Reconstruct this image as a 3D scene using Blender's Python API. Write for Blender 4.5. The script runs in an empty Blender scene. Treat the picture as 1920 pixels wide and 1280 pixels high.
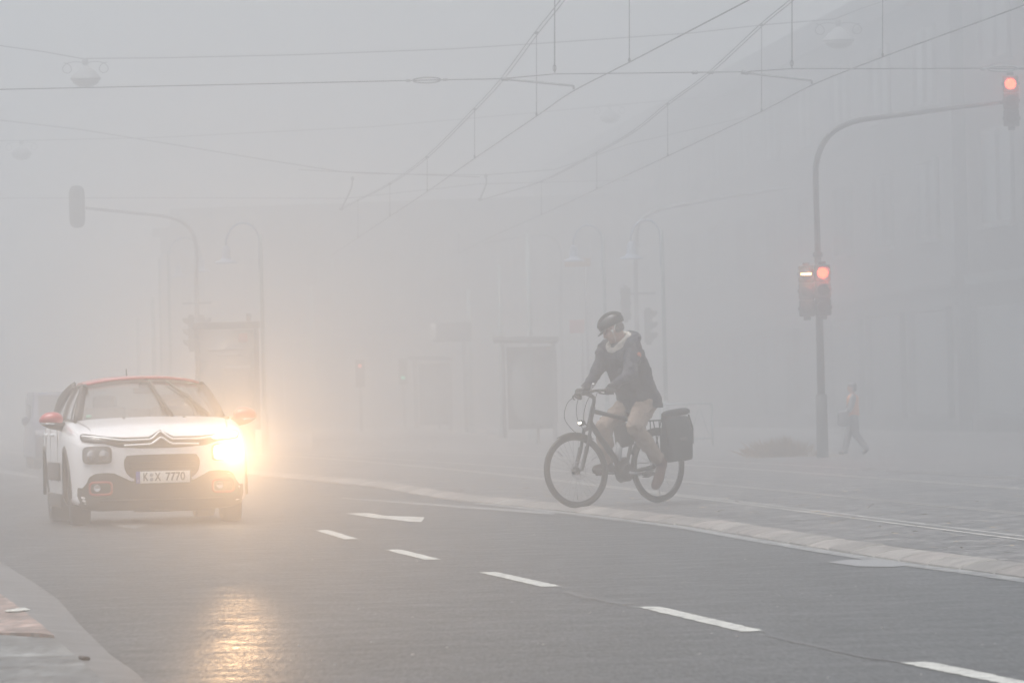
import bpy, bmesh, math, random
from mathutils import Vector, Matrix, Euler
from mathutils.bvhtree import BVHTree
R = math.radians
SC = bpy.context.scene
COL = SC.collection
random.seed(7)

# ---------------------------------------------------------------- camera
F_PX, CAM_H = 10667.0, 1.05                      # 200 mm lens on a 1920 px wide frame, held low
PITCH = math.atan(114 / F_PX); ROLL = math.atan(0.025)
_F = Vector((0, math.cos(PITCH), math.sin(PITCH)))
_U0 = Vector((0, -math.sin(PITCH), math.cos(PITCH)))
_R0 = Vector((1, 0, 0))
_Rt = _R0 * math.cos(ROLL) - _U0 * math.sin(ROLL)
_Up = _U0 * math.cos(ROLL) + _R0 * math.sin(ROLL)
CAM = Vector((0, 0, CAM_H))
cam_d = bpy.data.cameras.new('camera'); cam = bpy.data.objects.new('camera', cam_d); COL.objects.link(cam)
cam_d.sensor_width = 36; cam_d.lens = 200; cam_d.clip_start = 0.5; cam_d.clip_end = 3000
cam.matrix_world = Matrix.Translation(CAM) @ Matrix((_Rt, _Up, -_F)).transposed().to_4x4()
cam_d.dof.use_dof = True; cam_d.dof.focus_distance = 43; cam_d.dof.aperture_fstop = 13
SC.camera = cam

# ---------------------------------------------------------------- sky, sun, exposure
W = bpy.data.worlds.new('World'); SC.world = W; W.use_nodes = True
nt = W.node_tree; nt.nodes.clear()
SUN_EL, SUN_AZ = 74, 250
sky = nt.nodes.new('ShaderNodeTexSky'); sky.sky_type = 'NISHITA'; sky.sun_disc = False
sky.sun_elevation = R(SUN_EL); sky.sun_rotation = R(SUN_AZ); sky.air_density = 1.0; sky.dust_density = 4.0; sky.ozone_density = 1.5
hs = nt.nodes.new('ShaderNodeHueSaturation'); hs.inputs['Saturation'].default_value = 0.38; hs.inputs['Hue'].default_value = 0.485
bg = nt.nodes.new('ShaderNodeBackground'); bg.inputs['Strength'].default_value = 0.07
wo = nt.nodes.new('ShaderNodeOutputWorld')
nt.links.new(sky.outputs[0], hs.inputs['Color']); nt.links.new(hs.outputs[0], bg.inputs['Color']); nt.links.new(bg.outputs[0], wo.inputs['Surface'])
sd = bpy.data.lights.new('sun', 'SUN'); sd.energy = 0.6; sd.angle = R(30); sd.color = (1, 0.985, 0.96)
so = bpy.data.objects.new('sun', sd); COL.objects.link(so)
_az = R(SUN_AZ)
_sv = Vector((math.sin(_az) * math.cos(R(SUN_EL)), math.cos(_az) * math.cos(R(SUN_EL)), math.sin(R(SUN_EL))))
so.rotation_euler = _sv.to_track_quat('Z', 'Y').to_euler(); so.location = (0, 60, 60)
SC.view_settings.view_transform = 'Standard'; SC.view_settings.look = 'None'
SC.view_settings.gamma = 1; SC.view_settings.use_curve_mapping = False
SC.view_settings.exposure = 1.66
SC.render.engine = 'CYCLES'
cy = SC.cycles
cy.max_bounces = 8; cy.volume_bounces = 5; cy.diffuse_bounces = 3; cy.glossy_bounces = 3; cy.transmission_bounces = 4; cy.transparent_max_bounces = 16
cy.use_denoising = True; cy.sample_clamp_indirect = 6; cy.caustics_reflective = False; cy.caustics_refractive = False

FOG = 0.0143

# ---------------------------------------------------------------- where a point of the street stands
def pix(x, y, d):
    """world point d metres along the view axis"""
    return CAM + d * (_F + _Rt * ((x - 960) / F_PX) + _Up * ((640 - y) / F_PX))
def gnd(x, y, z=0.0):
    v = _F + _Rt * ((x - 960) / F_PX) + _Up * ((640 - y) / F_PX)
    return CAM + v * ((z - CAM_H) / v.z)
PZ = 0.055                                       # height of the raised paving above the road

# ---------------------------------------------------------------- helpers
def lnk(o, parent=None):
    COL.objects.link(o)
    if parent: o.parent = parent
    return o
def tag(o, label=None, cat=None, group=None, kind=None):
    if label: o['label'] = label
    if cat: o['category'] = cat
    if group: o['group'] = group
    if kind: o['kind'] = kind
    return o
def thing(name, label, cat, loc=(0, 0, 0), rz=0, group=None):
    o = bpy.data.objects.new(name, None); o.empty_display_size = 0.3
    lnk(o); o.location = loc; o.rotation_euler = (0, 0, rz)
    return tag(o, label, cat, group)
def obj(name, bm, m, parent=None, smooth=True, autos=None, recalc=True):
    if recalc: bmesh.ops.recalc_face_normals(bm, faces=bm.faces)
    me = bpy.data.meshes.new(name); bm.to_mesh(me); bm.free()
    for i, x in enumerate(m if isinstance(m, (list, tuple)) else [m]): me.materials.append(x)
    if smooth:
        for p in me.polygons: p.use_smooth = True
        if autos is not None: me.set_sharp_from_angle(angle=R(autos))
    return lnk(bpy.data.objects.new(name, me), parent)
def copy_tree(o, parent=None):
    c = o.copy(); COL.objects.link(c); c.parent = parent
    for ch in list(o.children): copy_tree(ch, c)
    return c
def B(): return bmesh.new()
def box(bm, c, s, rot=None, bev=0.0):
    M = Matrix.Translation(c) @ (rot.to_4x4() if rot else Matrix.Identity(4)) @ Matrix.Diagonal((s[0], s[1], s[2], 1))
    r = bmesh.ops.create_cube(bm, size=1, matrix=M)
    if bev > 0:
        es = list({e for v in r['verts'] for e in v.link_edges})
        bmesh.ops.bevel(bm, geom=es, offset=bev, segments=3, affect='EDGES', profile=0.5)
    return bm
def crom(p, n):
    """Catmull-Rom through the points p, n steps per span"""
    p = [Vector(q) for q in p]
    if len(p) < 3: return p
    q = [2 * p[0] - p[1]] + p + [2 * p[-1] - p[-2]]; out = []
    for i in range(1, len(q) - 2):
        for k in range(n):
            t = k / n; a, b, c, d = q[i - 1], q[i], q[i + 1], q[i + 2]
            out.append(0.5 * ((2 * b) + (c - a) * t + (2 * a - 5 * b + 4 * c - d) * t * t + (3 * b - a - 3 * c + d) * t ** 3))
    out.append(p[-1].copy()); return out
def tube(bm, pts, rad, seg=10, cap=True, smooth=0, flat=None, up=None):
    """tube through pts; rad a number or one per point; flat = (a,b) scales the section's two axes (b along `up`)"""
    pts = [Vector(p) for p in pts]
    rs = list(rad) if isinstance(rad, (list, tuple)) else [rad] * len(pts)
    rs = [r if isinstance(r, (list, tuple)) else (r, r) for r in rs]
    if smooth:
        q = crom([Vector((r[0], r[1], 0)) for r in rs], smooth); pts = crom(pts, smooth)
        rs = [(max(v.x, 1e-4), max(v.y, 1e-4)) for v in q]
    n = len(pts); rings = []; ref = None
    for i in range(n):
        t = (pts[min(i + 1, n - 1)] - pts[max(i - 1, 0)]).normalized()
        if up is not None: a = t.cross(Vector(up))
        elif ref is None: a = t.cross(Vector((0, 0, 1)) if abs(t.z) < 0.9 else Vector((0, 1, 0)))
        else: a = ref - t * ref.dot(t)
        if a.length < 1e-6: a = t.orthogonal()
        a.normalize(); ref = a; b = a.cross(t).normalized()
        rings.append([bm.verts.new(pts[i] + a * math.cos(2 * math.pi * k / seg) * rs[i][0] + b * math.sin(2 * math.pi * k / seg) * rs[i][1]) for k in range(seg)])
    for i in range(n - 1):
        for k in range(seg):
            bm.faces.new((rings[i][k], rings[i][(k + 1) % seg], rings[i + 1][(k + 1) % seg], rings[i + 1][k]))
    if cap:
        bm.faces.new(rings[0][::-1]); bm.faces.new(rings[-1])
    return bm
def capsule(bm, a, b, ra, rb, seg=14, mid=None, rm=None):
    """limb with round ends and a taper"""
    a, b = Vector(a), Vector(b); t = (b - a).normalized()
    P = [a - t * ra * 0.98, a - t * ra * 0.7, a]; Q = [ra * 0.2, ra * 0.72, ra]
    if mid is not None: P.append(Vector(mid)); Q.append(rm)
    P += [b, b + t * rb * 0.7, b + t * rb * 0.98]; Q += [rb, rb * 0.72, rb * 0.2]
    return tube(bm, P, Q, seg)
def ellipsoid(bm, c, s, rot=None, seg=20):
    M = Matrix.Translation(c) @ (rot.to_4x4() if rot else Matrix.Identity(4)) @ Matrix.Diagonal((s[0], s[1], s[2], 1))
    bmesh.ops.create_uvsphere(bm, u_segments=seg, v_segments=seg // 2 + 2, radius=1, matrix=M); return bm
def lathe(bm, prof, c=(0, 0, 0), axis='Z', seg=32, close=False):
    """prof = (radius, height) pairs turned about an axis"""
    c = Vector(c); rings = []
    for r, h in prof:
        ring = []
        for k in range(seg):
            a = 2 * math.pi * k / seg; u, v = r * math.cos(a), r * math.sin(a)
            p = {'Z': (u, v, h), 'Y': (u, h, v), 'X': (h, u, v)}[axis]
            ring.append(bm.verts.new(c + Vector(p)))
        rings.append(ring)
    m = len(rings)
    for i in range(m if close else m - 1):
        A, Bq = rings[i], rings[(i + 1) % m]
        for k in range(seg): bm.faces.new((A[k], A[(k + 1) % seg], Bq[(k + 1) % seg], Bq[k]))
    if not close:
        for rg, rr in ((rings[0], prof[0][0]), (rings[-1], prof[-1][0])):
            if rr > 1e-4: bm.faces.new(rg)
    return bm
def bake(o):
    """apply an object's modifiers"""
    dg = bpy.context.evaluated_depsgraph_get(); dg.update()
    me = bpy.data.meshes.new_from_object(o.evaluated_get(dg)); o.modifiers.clear()
    old = o.data; o.data = me; me.name = old.name; return o
def skin(name, bm, m, parent, voxel=0.012, it=6, folds=None):
    """one continuous surface over overlapping closed pieces"""
    o = obj(name, bm, m, None)
    rm = o.modifiers.new('r', 'REMESH'); rm.mode = 'VOXEL'; rm.voxel_size = voxel
    if it:
        sm = o.modifiers.new('s', 'SMOOTH'); sm.factor = 0.5; sm.iterations = it
    if folds:
        tx = bpy.data.textures.new('cloth_folds', 'CLOUDS'); tx.noise_scale = folds[1]; tx.noise_depth = 2
        dm = o.modifiers.new('d', 'DISPLACE'); dm.texture = tx; dm.strength = folds[0]; dm.mid_level = 0.5; dm.texture_coords = 'LOCAL'
    bake(o)
    for p in o.data.polygons: p.use_smooth = True
    if not o.data.materials: o.data.materials.append(m)
    o.parent = parent; return o
def poly(bm, pts, h=None):
    """flat n-gon; with h it becomes a prism that thick, downwards"""
    vs = [bm.verts.new(p) for p in pts]; f = bm.faces.new(vs)
    if h:
        r = bmesh.ops.extrude_face_region(bm, geom=[f])
        bmesh.ops.translate(bm, verts=[v for v in r['geom'] if isinstance(v, bmesh.types.BMVert)], vec=(0, 0, -h))
    return bm

# ---------------------------------------------------------------- materials
def mat(name, col, rough=0.5, metal=0.0, coat=0.0, var=0.0, vscale=4.0, bump=0.0, bscale=60.0, spec=0.5):
    m = bpy.data.materials.new(name); m.use_nodes = True; n = m.node_tree; b = n.nodes['Principled BSDF']
    b.inputs['Base Color'].default_value = (*col, 1); b.inputs['Roughness'].default_value = rough
    b.inputs['Metallic'].default_value = metal; b.inputs['Coat Weight'].default_value = coat; b.inputs['Specular IOR Level'].default_value = spec
    tc = None
    if var or bump: tc = n.nodes.new('ShaderNodeTexCoord')
    if var:
        t = n.nodes.new('ShaderNodeTexNoise'); t.inputs['Scale'].default_value = vscale; t.inputs['Detail'].default_value = 6
        n.links.new(tc.outputs['Object'], t.inputs['Vector'])
        r = n.nodes.new('ShaderNodeMapRange'); r.inputs[1].default_value = 0.3; r.inputs[2].default_value = 0.7
        r.inputs[3].default_value = 1 - var; r.inputs[4].default_value = 1 + var * 0.6
        n.links.new(t.outputs[0], r.inputs[0])
        mx = n.nodes.new('ShaderNodeMix'); mx.data_type = 'RGBA'; mx.blend_type = 'MULTIPLY'; mx.inputs[0].default_value = 1
        mx.inputs[6].default_value = (*col, 1); n.links.new(r.outputs[0], mx.inputs[7]); n.links.new(mx.outputs[2], b.inputs['Base Color'])
    if bump:
        t = n.nodes.new('ShaderNodeTexNoise'); t.inputs['Scale'].default_value = bscale; t.inputs['Detail'].default_value = 5
        n.links.new(tc.outputs['Object'], t.inputs['Vector'])
        q = n.nodes.new('ShaderNodeBump'); q.inputs['Strength'].default_value = bump; q.inputs['Distance'].default_value = 0.01
        n.links.new(t.outputs[0], q.inputs['Height']); n.links.new(q.outputs[0], b.inputs['Normal'])
    return m
def glow(name, col, s):
    m = bpy.data.materials.new(name); m.use_nodes = True; n = m.node_tree; n.nodes.clear()
    e = n.nodes.new('ShaderNodeEmission'); e.inputs[0].default_value = (*col, 1); e.inputs[1].default_value = s
    o = n.nodes.new('ShaderNodeOutputMaterial'); n.links.new(e.outputs[0], o.inputs['Surface']); return m
def glass(name, tint, refl=0.18, rough=0.03):
    m = bpy.data.materials.new(name); m.use_nodes = True; n = m.node_tree; n.nodes.clear()
    t = n.nodes.new('ShaderNodeBsdfTransparent'); t.inputs[0].default_value = (*tint, 1)
    g = n.nodes.new('ShaderNodeBsdfGlossy'); g.inputs['Roughness'].default_value = rough
    lw = n.nodes.new('ShaderNodeFresnel'); lw.inputs[0].default_value = 1.5
    ad = n.nodes.new('ShaderNodeMath'); ad.operation = 'ADD'; ad.inputs[1].default_value = refl; ad.use_clamp = True
    mx = n.nodes.new('ShaderNodeMixShader'); o = n.nodes.new('ShaderNodeOutputMaterial')
    n.links.new(lw.outputs[0], ad.inputs[0]); n.links.new(ad.outputs[0], mx.inputs[0]); n.links.new(t.outputs[0], mx.inputs[1]); n.links.new(g.outputs[0], mx.inputs[2])
    n.links.new(mx.outputs[0], o.inputs['Surface']); return m
M_ = {}
M_['paint'] = mat('white_paint', (0.78, 0.78, 0.79), 0.28, coat=0.7, var=0.04, vscale=3, bump=0.02, bscale=6)
M_['red'] = mat('red_paint', (0.42, 0.03, 0.035), 0.3, coat=0.6, var=0.05)
M_['redring'] = mat('red_trim', (0.34, 0.035, 0.025), 0.4)
M_['blackplastic'] = mat('black_plastic', (0.022, 0.021, 0.021), 0.55, var=0.25, bump=0.1, bscale=150)
M_['grillemesh'] = mat('grille_dark', (0.012, 0.012, 0.012), 0.7)
M_['chrome'] = mat('chrome', (0.75, 0.75, 0.76), 0.12, metal=1)
M_['tyre'] = mat('tyre_rubber', (0.02, 0.02, 0.02), 0.8, var=0.3, vscale=20, bump=0.3, bscale=90)
M_['rim'] = mat('alloy', (0.42, 0.42, 0.44), 0.35, metal=0.9)
M_['interior'] = mat('interior_fabric', (0.03, 0.03, 0.032), 0.9, var=0.2)
M_['glass'] = glass('car_glass', (0.42, 0.45, 0.44), 0.20, 0.25)
M_['lampglass'] = glass('lamp_glass', (0.85, 0.87, 0.88), 0.12)
M_['reflector'] = mat('reflector', (0.6, 0.6, 0.62), 0.2, metal=1)
M_['platewhite'] = mat('plate_white', (0.75, 0.75, 0.72), 0.4)
M_['plateblue'] = mat('plate_blue', (0.03, 0.06, 0.35), 0.4)
M_['black'] = mat('matt_black', (0.01, 0.01, 0.01), 0.6)
M_['bikeframe'] = mat('bike_frame_paint', (0.014, 0.014, 0.015), 0.35, coat=0.3)
M_['alu'] = mat('aluminium', (0.35, 0.35, 0.36), 0.35, metal=1)
M_['steel'] = mat('spoke_steel', (0.3, 0.3, 0.3), 0.35, metal=1)
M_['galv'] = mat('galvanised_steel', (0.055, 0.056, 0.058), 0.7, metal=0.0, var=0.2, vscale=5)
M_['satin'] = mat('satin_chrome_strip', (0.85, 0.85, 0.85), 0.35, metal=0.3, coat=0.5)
M_['hazesteel'] = mat('haze_paled_steel', (0.24, 0.245, 0.25), 0.7, var=0.2)  # haze put into the colour: paler steel so far metalwork sinks into the fog
M_['darkcase'] = mat('grey_street_casing', (0.15, 0.155, 0.155), 0.6, var=0.2)
M_['signal'] = mat('signal_housing', (0.03, 0.032, 0.033), 0.6, var=0.2)
M_['wire'] = mat('dark_wire', (0.03, 0.03, 0.03), 0.6)
M_['lampmetal'] = mat('blue_grey_lamp_metal', (0.25, 0.31, 0.40), 0.5, var=0.15)
M_['greenmetal'] = mat('green_grey_mast_metal', (0.28, 0.35, 0.35), 0.5, var=0.15)
# ================================================================ THE SETTING
def nodes_of(name):
    m = bpy.data.materials.new(name); m.use_nodes = True; return m, m.node_tree, m.node_tree.nodes['Principled BSDF']
def asphalt():
    m, n, b = nodes_of('wet_asphalt')
    tc = n.nodes.new('ShaderNodeTexCoord')
    def noise(s, d=4, r=0.55):
        t = n.nodes.new('ShaderNodeTexNoise'); t.inputs['Scale'].default_value = s; t.inputs['Detail'].default_value = d; t.inputs['Roughness'].default_value = r
        n.links.new(tc.outputs['Object'], t.inputs['Vector']); return t
    big, mid, fine = noise(0.35, 5), noise(2.5, 6, 0.6), noise(45, 3, 0.6)
    vor = n.nodes.new('ShaderNodeTexVoronoi'); vor.inputs['Scale'].default_value = 55; n.links.new(tc.outputs['Object'], vor.inputs['Vector'])
    # lengthwise wear along the traffic lanes
    mp = n.nodes.new('ShaderNodeMapping'); mp.inputs['Rotation'].default_value = (0, 0, R(-7)); mp.inputs['Scale'].default_value = (1.1, 0.05, 1)
    n.links.new(tc.outputs['Object'], mp.inputs['Vector'])
    ln = n.nodes.new('ShaderNodeTexNoise'); ln.inputs['Scale'].default_value = 1.0; ln.inputs['Detail'].default_value = 4; n.links.new(mp.outputs[0], ln.inputs['Vector'])
    def mul(a, bq, op='MULTIPLY'):
        q = n.nodes.new('ShaderNodeMath'); q.operation = op
        for i, s in enumerate((a, bq)):
            if isinstance(s, (int, float)): q.inputs[i].default_value = s
            else: n.links.new(s, q.inputs[i])
        return q.outputs[0]
    def rng(s, a, c, lo=0.3, hi=0.7):
        q = n.nodes.new('ShaderNodeMapRange'); q.inputs[1].default_value = lo; q.inputs[2].default_value = hi; q.inputs[3].default_value = a; q.inputs[4].default_value = c
        n.links.new(s, q.inputs[0]); return q.outputs[0]
    mg = n.nodes.new('ShaderNodeMapping'); mg.inputs['Scale'].default_value = (1, 0.085, 1); mg.inputs['Rotation'].default_value = (0, 0, R(-4)); n.links.new(tc.outputs['Object'], mg.inputs['Vector'])
    gr = n.nodes.new('ShaderNodeTexNoise'); gr.inputs['Scale'].default_value = 48; gr.inputs['Detail'].default_value = 3; gr.inputs['Roughness'].default_value = 0.7; n.links.new(mg.outputs[0], gr.inputs['Vector'])
    v = mul(mul(rng(big.outputs[0], 0.8, 1.2), rng(mid.outputs[0], 0.82, 1.18)), mul(mul(rng(fine.outputs[0], 0.5, 1.6), rng(gr.outputs[0], 0.25, 1.75)), rng(ln.outputs[0], 0.62, 1.35)))
    cr = n.nodes.new('ShaderNodeMix'); cr.data_type = 'RGBA'; cr.inputs[6].default_value = (0.0, 0.0, 0.0, 1); cr.inputs[7].default_value = (0.031, 0.033, 0.034, 1); cr.clamp_factor = False
    n.links.new(mul(v, 0.75), cr.inputs[0]); n.links.new(cr.outputs[2], b.inputs['Base Color'])
    n.links.new(mul(mul(rng(mid.outputs[0], 0.40, 0.58), rng(ln.outputs[0], 0.85, 1.15)), rng(gr.outputs[0], 1.15, 0.85)), b.inputs['Roughness'])
    h = mul(mul(mul(vor.outputs['Distance'], 0.6), fine.outputs[0], 'ADD'), mul(gr.outputs[0], 1.4), 'ADD')
    bp = n.nodes.new('ShaderNodeBump'); b.inputs['Specular IOR Level'].default_value = 0.33; bp.inputs['Strength'].default_value = 0.4; bp.inputs['Distance'].default_value = 0.006
    n.links.new(h, bp.inputs['Height']); n.links.new(bp.outputs[0], b.inputs['Normal'])
    return m
def slabs(name, c1, c2, sx, sy, joint, rot=0, rough=0.6, bump=0.6, mortar=0.02):
    m, n, b = nodes_of(name)
    tc = n.nodes.new('ShaderNodeTexCoord'); mp = n.nodes.new('ShaderNodeMapping'); mp.inputs['Rotation'].default_value = (0, 0, R(rot)); n.links.new(tc.outputs['Object'], mp.inputs['Vector'])
    # uneven courses
    wn = n.nodes.new('ShaderNodeTexNoise'); wn.inputs['Scale'].default_value = 1.3; wn.inputs['Detail'].default_value = 3; n.links.new(tc.outputs['Object'], wn.inputs['Vector'])
    va = n.nodes.new('ShaderNodeVectorMath'); va.operation = 'MULTIPLY_ADD'; va.inputs[1].default_value = (0.06, 0.06, 0)
    n.links.new(wn.outputs['Color'], va.inputs[0]); n.links.new(mp.outputs[0], va.inputs[2])
    br = n.nodes.new('ShaderNodeTexBrick'); br.inputs['Scale'].default_value = 1; br.inputs['Brick Width'].default_value = sx; br.inputs['Row Height'].default_value = sy
    br.inputs['Mortar Size'].default_value = mortar; br.inputs['Mortar Smooth'].default_value = 0.3; br.inputs['Color1'].default_value = (*c1, 1); br.inputs['Color2'].default_value = (*c2, 1); br.inputs['Mortar'].default_value = (*joint, 1)
    n.links.new(va.outputs[0], br.inputs['Vector'])
    tn = n.nodes.new('ShaderNodeTexNoise'); tn.inputs['Scale'].default_value = 3.0; tn.inputs['Detail'].default_value = 8; tn.inputs['Roughness'].default_value = 0.7; n.links.new(tc.outputs['Object'], tn.inputs['Vector'])
    t2 = n.nodes.new('ShaderNodeTexNoise'); t2.inputs['Scale'].default_value = 0.9; t2.inputs['Detail'].default_value = 5; t2.inputs['Roughness'].default_value = 0.75; n.links.new(tc.outputs['Object'], t2.inputs['Vector'])
    def rng(s, a, c):
        q = n.nodes.new('ShaderNodeMapRange'); q.inputs[1].default_value = 0.32; q.inputs[2].default_value = 0.68; q.inputs[3].default_value = a; q.inputs[4].default_value = c; n.links.new(s, q.inputs[0]); return q.outputs[0]
    mm = n.nodes.new('ShaderNodeMath'); mm.operation = 'MULTIPLY'; mg = n.nodes.new('ShaderNodeMapping'); mg.inputs['Scale'].default_value = (1, 0.16, 1); mg.inputs['Rotation'].default_value = (0, 0, R(rot * .5)); n.links.new(tc.outputs['Object'], mg.inputs['Vector'])
    gr = n.nodes.new('ShaderNodeTexNoise'); gr.inputs['Scale'].default_value = 14; gr.inputs['Detail'].default_value = 5; gr.inputs['Roughness'].default_value = 0.7; n.links.new(mg.outputs[0], gr.inputs['Vector'])
    mq = n.nodes.new('ShaderNodeMath'); mq.operation = 'MULTIPLY'; n.links.new(rng(tn.outputs[0], 0.6, 1.35), mq.inputs[0]); n.links.new(rng(gr.outputs[0], 0.4, 1.6), mq.inputs[1]); n.links.new(mq.outputs[0], mm.inputs[0]); n.links.new(rng(t2.outputs[0], 0.45, 1.45), mm.inputs[1])
    mx = n.nodes.new('ShaderNodeMix'); mx.data_type = 'RGBA'; mx.blend_type = 'MULTIPLY'; mx.inputs[0].default_value = 1
    n.links.new(br.outputs['Color'], mx.inputs[6]); n.links.new(mm.outputs[0], mx.inputs[7]); n.links.new(mx.outputs[2], b.inputs['Base Color'])
    n.links.new(rng(tn.outputs[0], rough - 0.12, rough + 0.12), b.inputs['Roughness'])
    ad = n.nodes.new('ShaderNodeMath'); ad.operation = 'MULTIPLY_ADD'; ad.inputs[1].default_value = -1.0; n.links.new(br.outputs['Fac'], ad.inputs[0]); n.links.new(tn.outputs[0], ad.inputs[2])
    bp = n.nodes.new('ShaderNodeBump'); bp.inputs['Strength'].default_value = bump; bp.inputs['Distance'].default_value = 0.012; n.links.new(ad.outputs[0], bp.inputs['Height']); n.links.new(bp.outputs[0], b.inputs['Normal'])
    return m
def worn_paint(name, col, wear=0.42, scale=14):
    """road paint with holes worn into it"""
    m, n, b = nodes_of(name); b.inputs['Roughness'].default_value = 0.55
    tc = n.nodes.new('ShaderNodeTexCoord'); t = n.nodes.new('ShaderNodeTexNoise'); t.inputs['Scale'].default_value = scale; t.inputs['Detail'].default_value = 8; t.inputs['Roughness'].default_value = 0.7
    n.links.new(tc.outputs['Object'], t.inputs['Vector'])
    q = n.nodes.new('ShaderNodeMapRange'); q.inputs[1].default_value = wear - 0.04; q.inputs[2].default_value = wear + 0.04; n.links.new(t.outputs[0], q.inputs[0])
    mx = n.nodes.new('ShaderNodeMix'); mx.data_type = 'RGBA'; mx.inputs[6].default_value = (0.09, 0.09, 0.09, 1); mx.inputs[7].default_value = (*col, 1)
    n.links.new(q.outputs[0], mx.inputs[0]); n.links.new(mx.outputs[2], b.inputs['Base Color']); return m
M_['asphalt'] = asphalt()
M_['paving'] = slabs('grey_stone_setts', (0.070, 0.068, 0.067), (0.165, 0.153, 0.146), 0.42, 0.26, (0.03, 0.028, 0.026), rot=-24, rough=0.55, bump=1.0, mortar=0.035)
M_['kerbstone'] = mat('kerb_stone', (0.24, 0.222, 0.205), 0.6, var=0.35, vscale=5, bump=0.5, bscale=25)
_n = M_['kerbstone'].node_tree; _b = _n.nodes['Principled BSDF']; _src = _b.inputs['Base Color'].links[0].from_socket
_a = _n.nodes.new('ShaderNodeAttribute'); _a.attribute_name = 'tone'; _m = _n.nodes.new('ShaderNodeMix'); _m.data_type = 'RGBA'; _m.blend_type = 'MULTIPLY'; _m.inputs[0].default_value = 1
_n.links.new(_src, _m.inputs[6]); _n.links.new(_a.outputs['Color'], _m.inputs[7]); _n.links.new(_m.outputs[2], _b.inputs['Base Color'])
M_['gutter'] = mat('gutter_concrete', (0.10, 0.10, 0.10), 0.55, var=0.45, vscale=3, bump=0.4, bscale=40)
M_['slabgrey'] = slabs('cast_concrete_slab', (0.080, 0.085, 0.085), (0.10, 0.105, 0.103), 0.6, 0.9, (0.03, 0.03, 0.03), rot=12, rough=0.55, bump=0.6, mortar=0.02)
M_['redbrick'] = slabs('red_paver', (0.19, 0.13, 0.11), (0.24, 0.165, 0.14), 0.2, 0.1, (0.16, 0.14, 0.13), rough=0.65, bump=0.5, mortar=0.012)
M_['white_line'] = worn_paint('road_paint', (0.46, 0.46, 0.425), 0.44, 16)
M_['faint_line'] = worn_paint('worn_road_paint', (0.25, 0.25, 0.245), 0.5, 7)

# road edge on the right, read at kerb foot; beyond the crossing it runs on along the street
EDGE = [gnd(x, y) for x, y in ((1920, 1085), (1700, 1055), (1460, 1017), (1290, 988), (1180, 975), (1085, 963), (960, 949), (850, 938), (770, 926), (700, 914))]
EDGE = [Vector((4.9, 12, 0)), Vector((3.9, 21, 0))] + [Vector((p.x, p.y, 0)) for p in EDGE] + [Vector((-3.0, 82, 0)), Vector((-5.6, 100, 0)), Vector((-8.8, 122, 0)), Vector((-13, 150, 0)), Vector((-26, 230, 0)), Vector((-60, 400, 0))]
EDGE = crom(EDGE, 8)
LEFT = [Vector((1.4, 4, 0)), Vector((-0.3, 15, 0))] + [Vector((p.x, p.y, 0)) for p in (gnd(255, 1280), gnd(130, 1200), gnd(40, 1135))] + [Vector((-3.9, 42, 0)), Vector((-5.6, 54, 0)), Vector((-9, 80, 0)), Vector((-14, 115, 0)), Vector((-24, 170, 0)), Vector((-70, 400, 0))]
LEFT = crom(LEFT, 8)
def side(path, off):
    out = []
    for i, p in enumerate(path):
        t = (path[min(i + 1, len(path) - 1)] - path[max(i - 1, 0)]).normalized()
        out.append(p + Vector((t.y, -t.x, 0)) * off)
    return out
def strip(bm, a, b):
    va = [bm.verts.new(p) for p in a]; vb = [bm.verts.new(p) for p in b]
    for i in range(len(a) - 1): bm.faces.new((va[i], va[i + 1], vb[i + 1], vb[i]))
    return bm
def zz(ps, z): return [Vector((p.x, p.y, z)) for p in ps]

bm = B(); poly(bm, [(-235, -60, -0.03), (235, -60, -0.03), (235, 430, -0.03), (-235, 430, -0.03)])
tag(obj('ground', bm, M_['gutter'], smooth=False), 'grey ground round the street', kind='structure')
bm = B()
poly(bm, [(-80, -50, 0), (60, -50, 0), (60, 10, 0), (20, 40, 0), (12, 70, 0), (5, 110, 0), (-8, 160, 0), (-56, 405, 0), (-120, 405, 0), (-80, 200, 0)])
tag(obj('road', bm, M_['asphalt'], smooth=False), 'damp grey asphalt road curving away into the fog', kind='structure')

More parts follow.
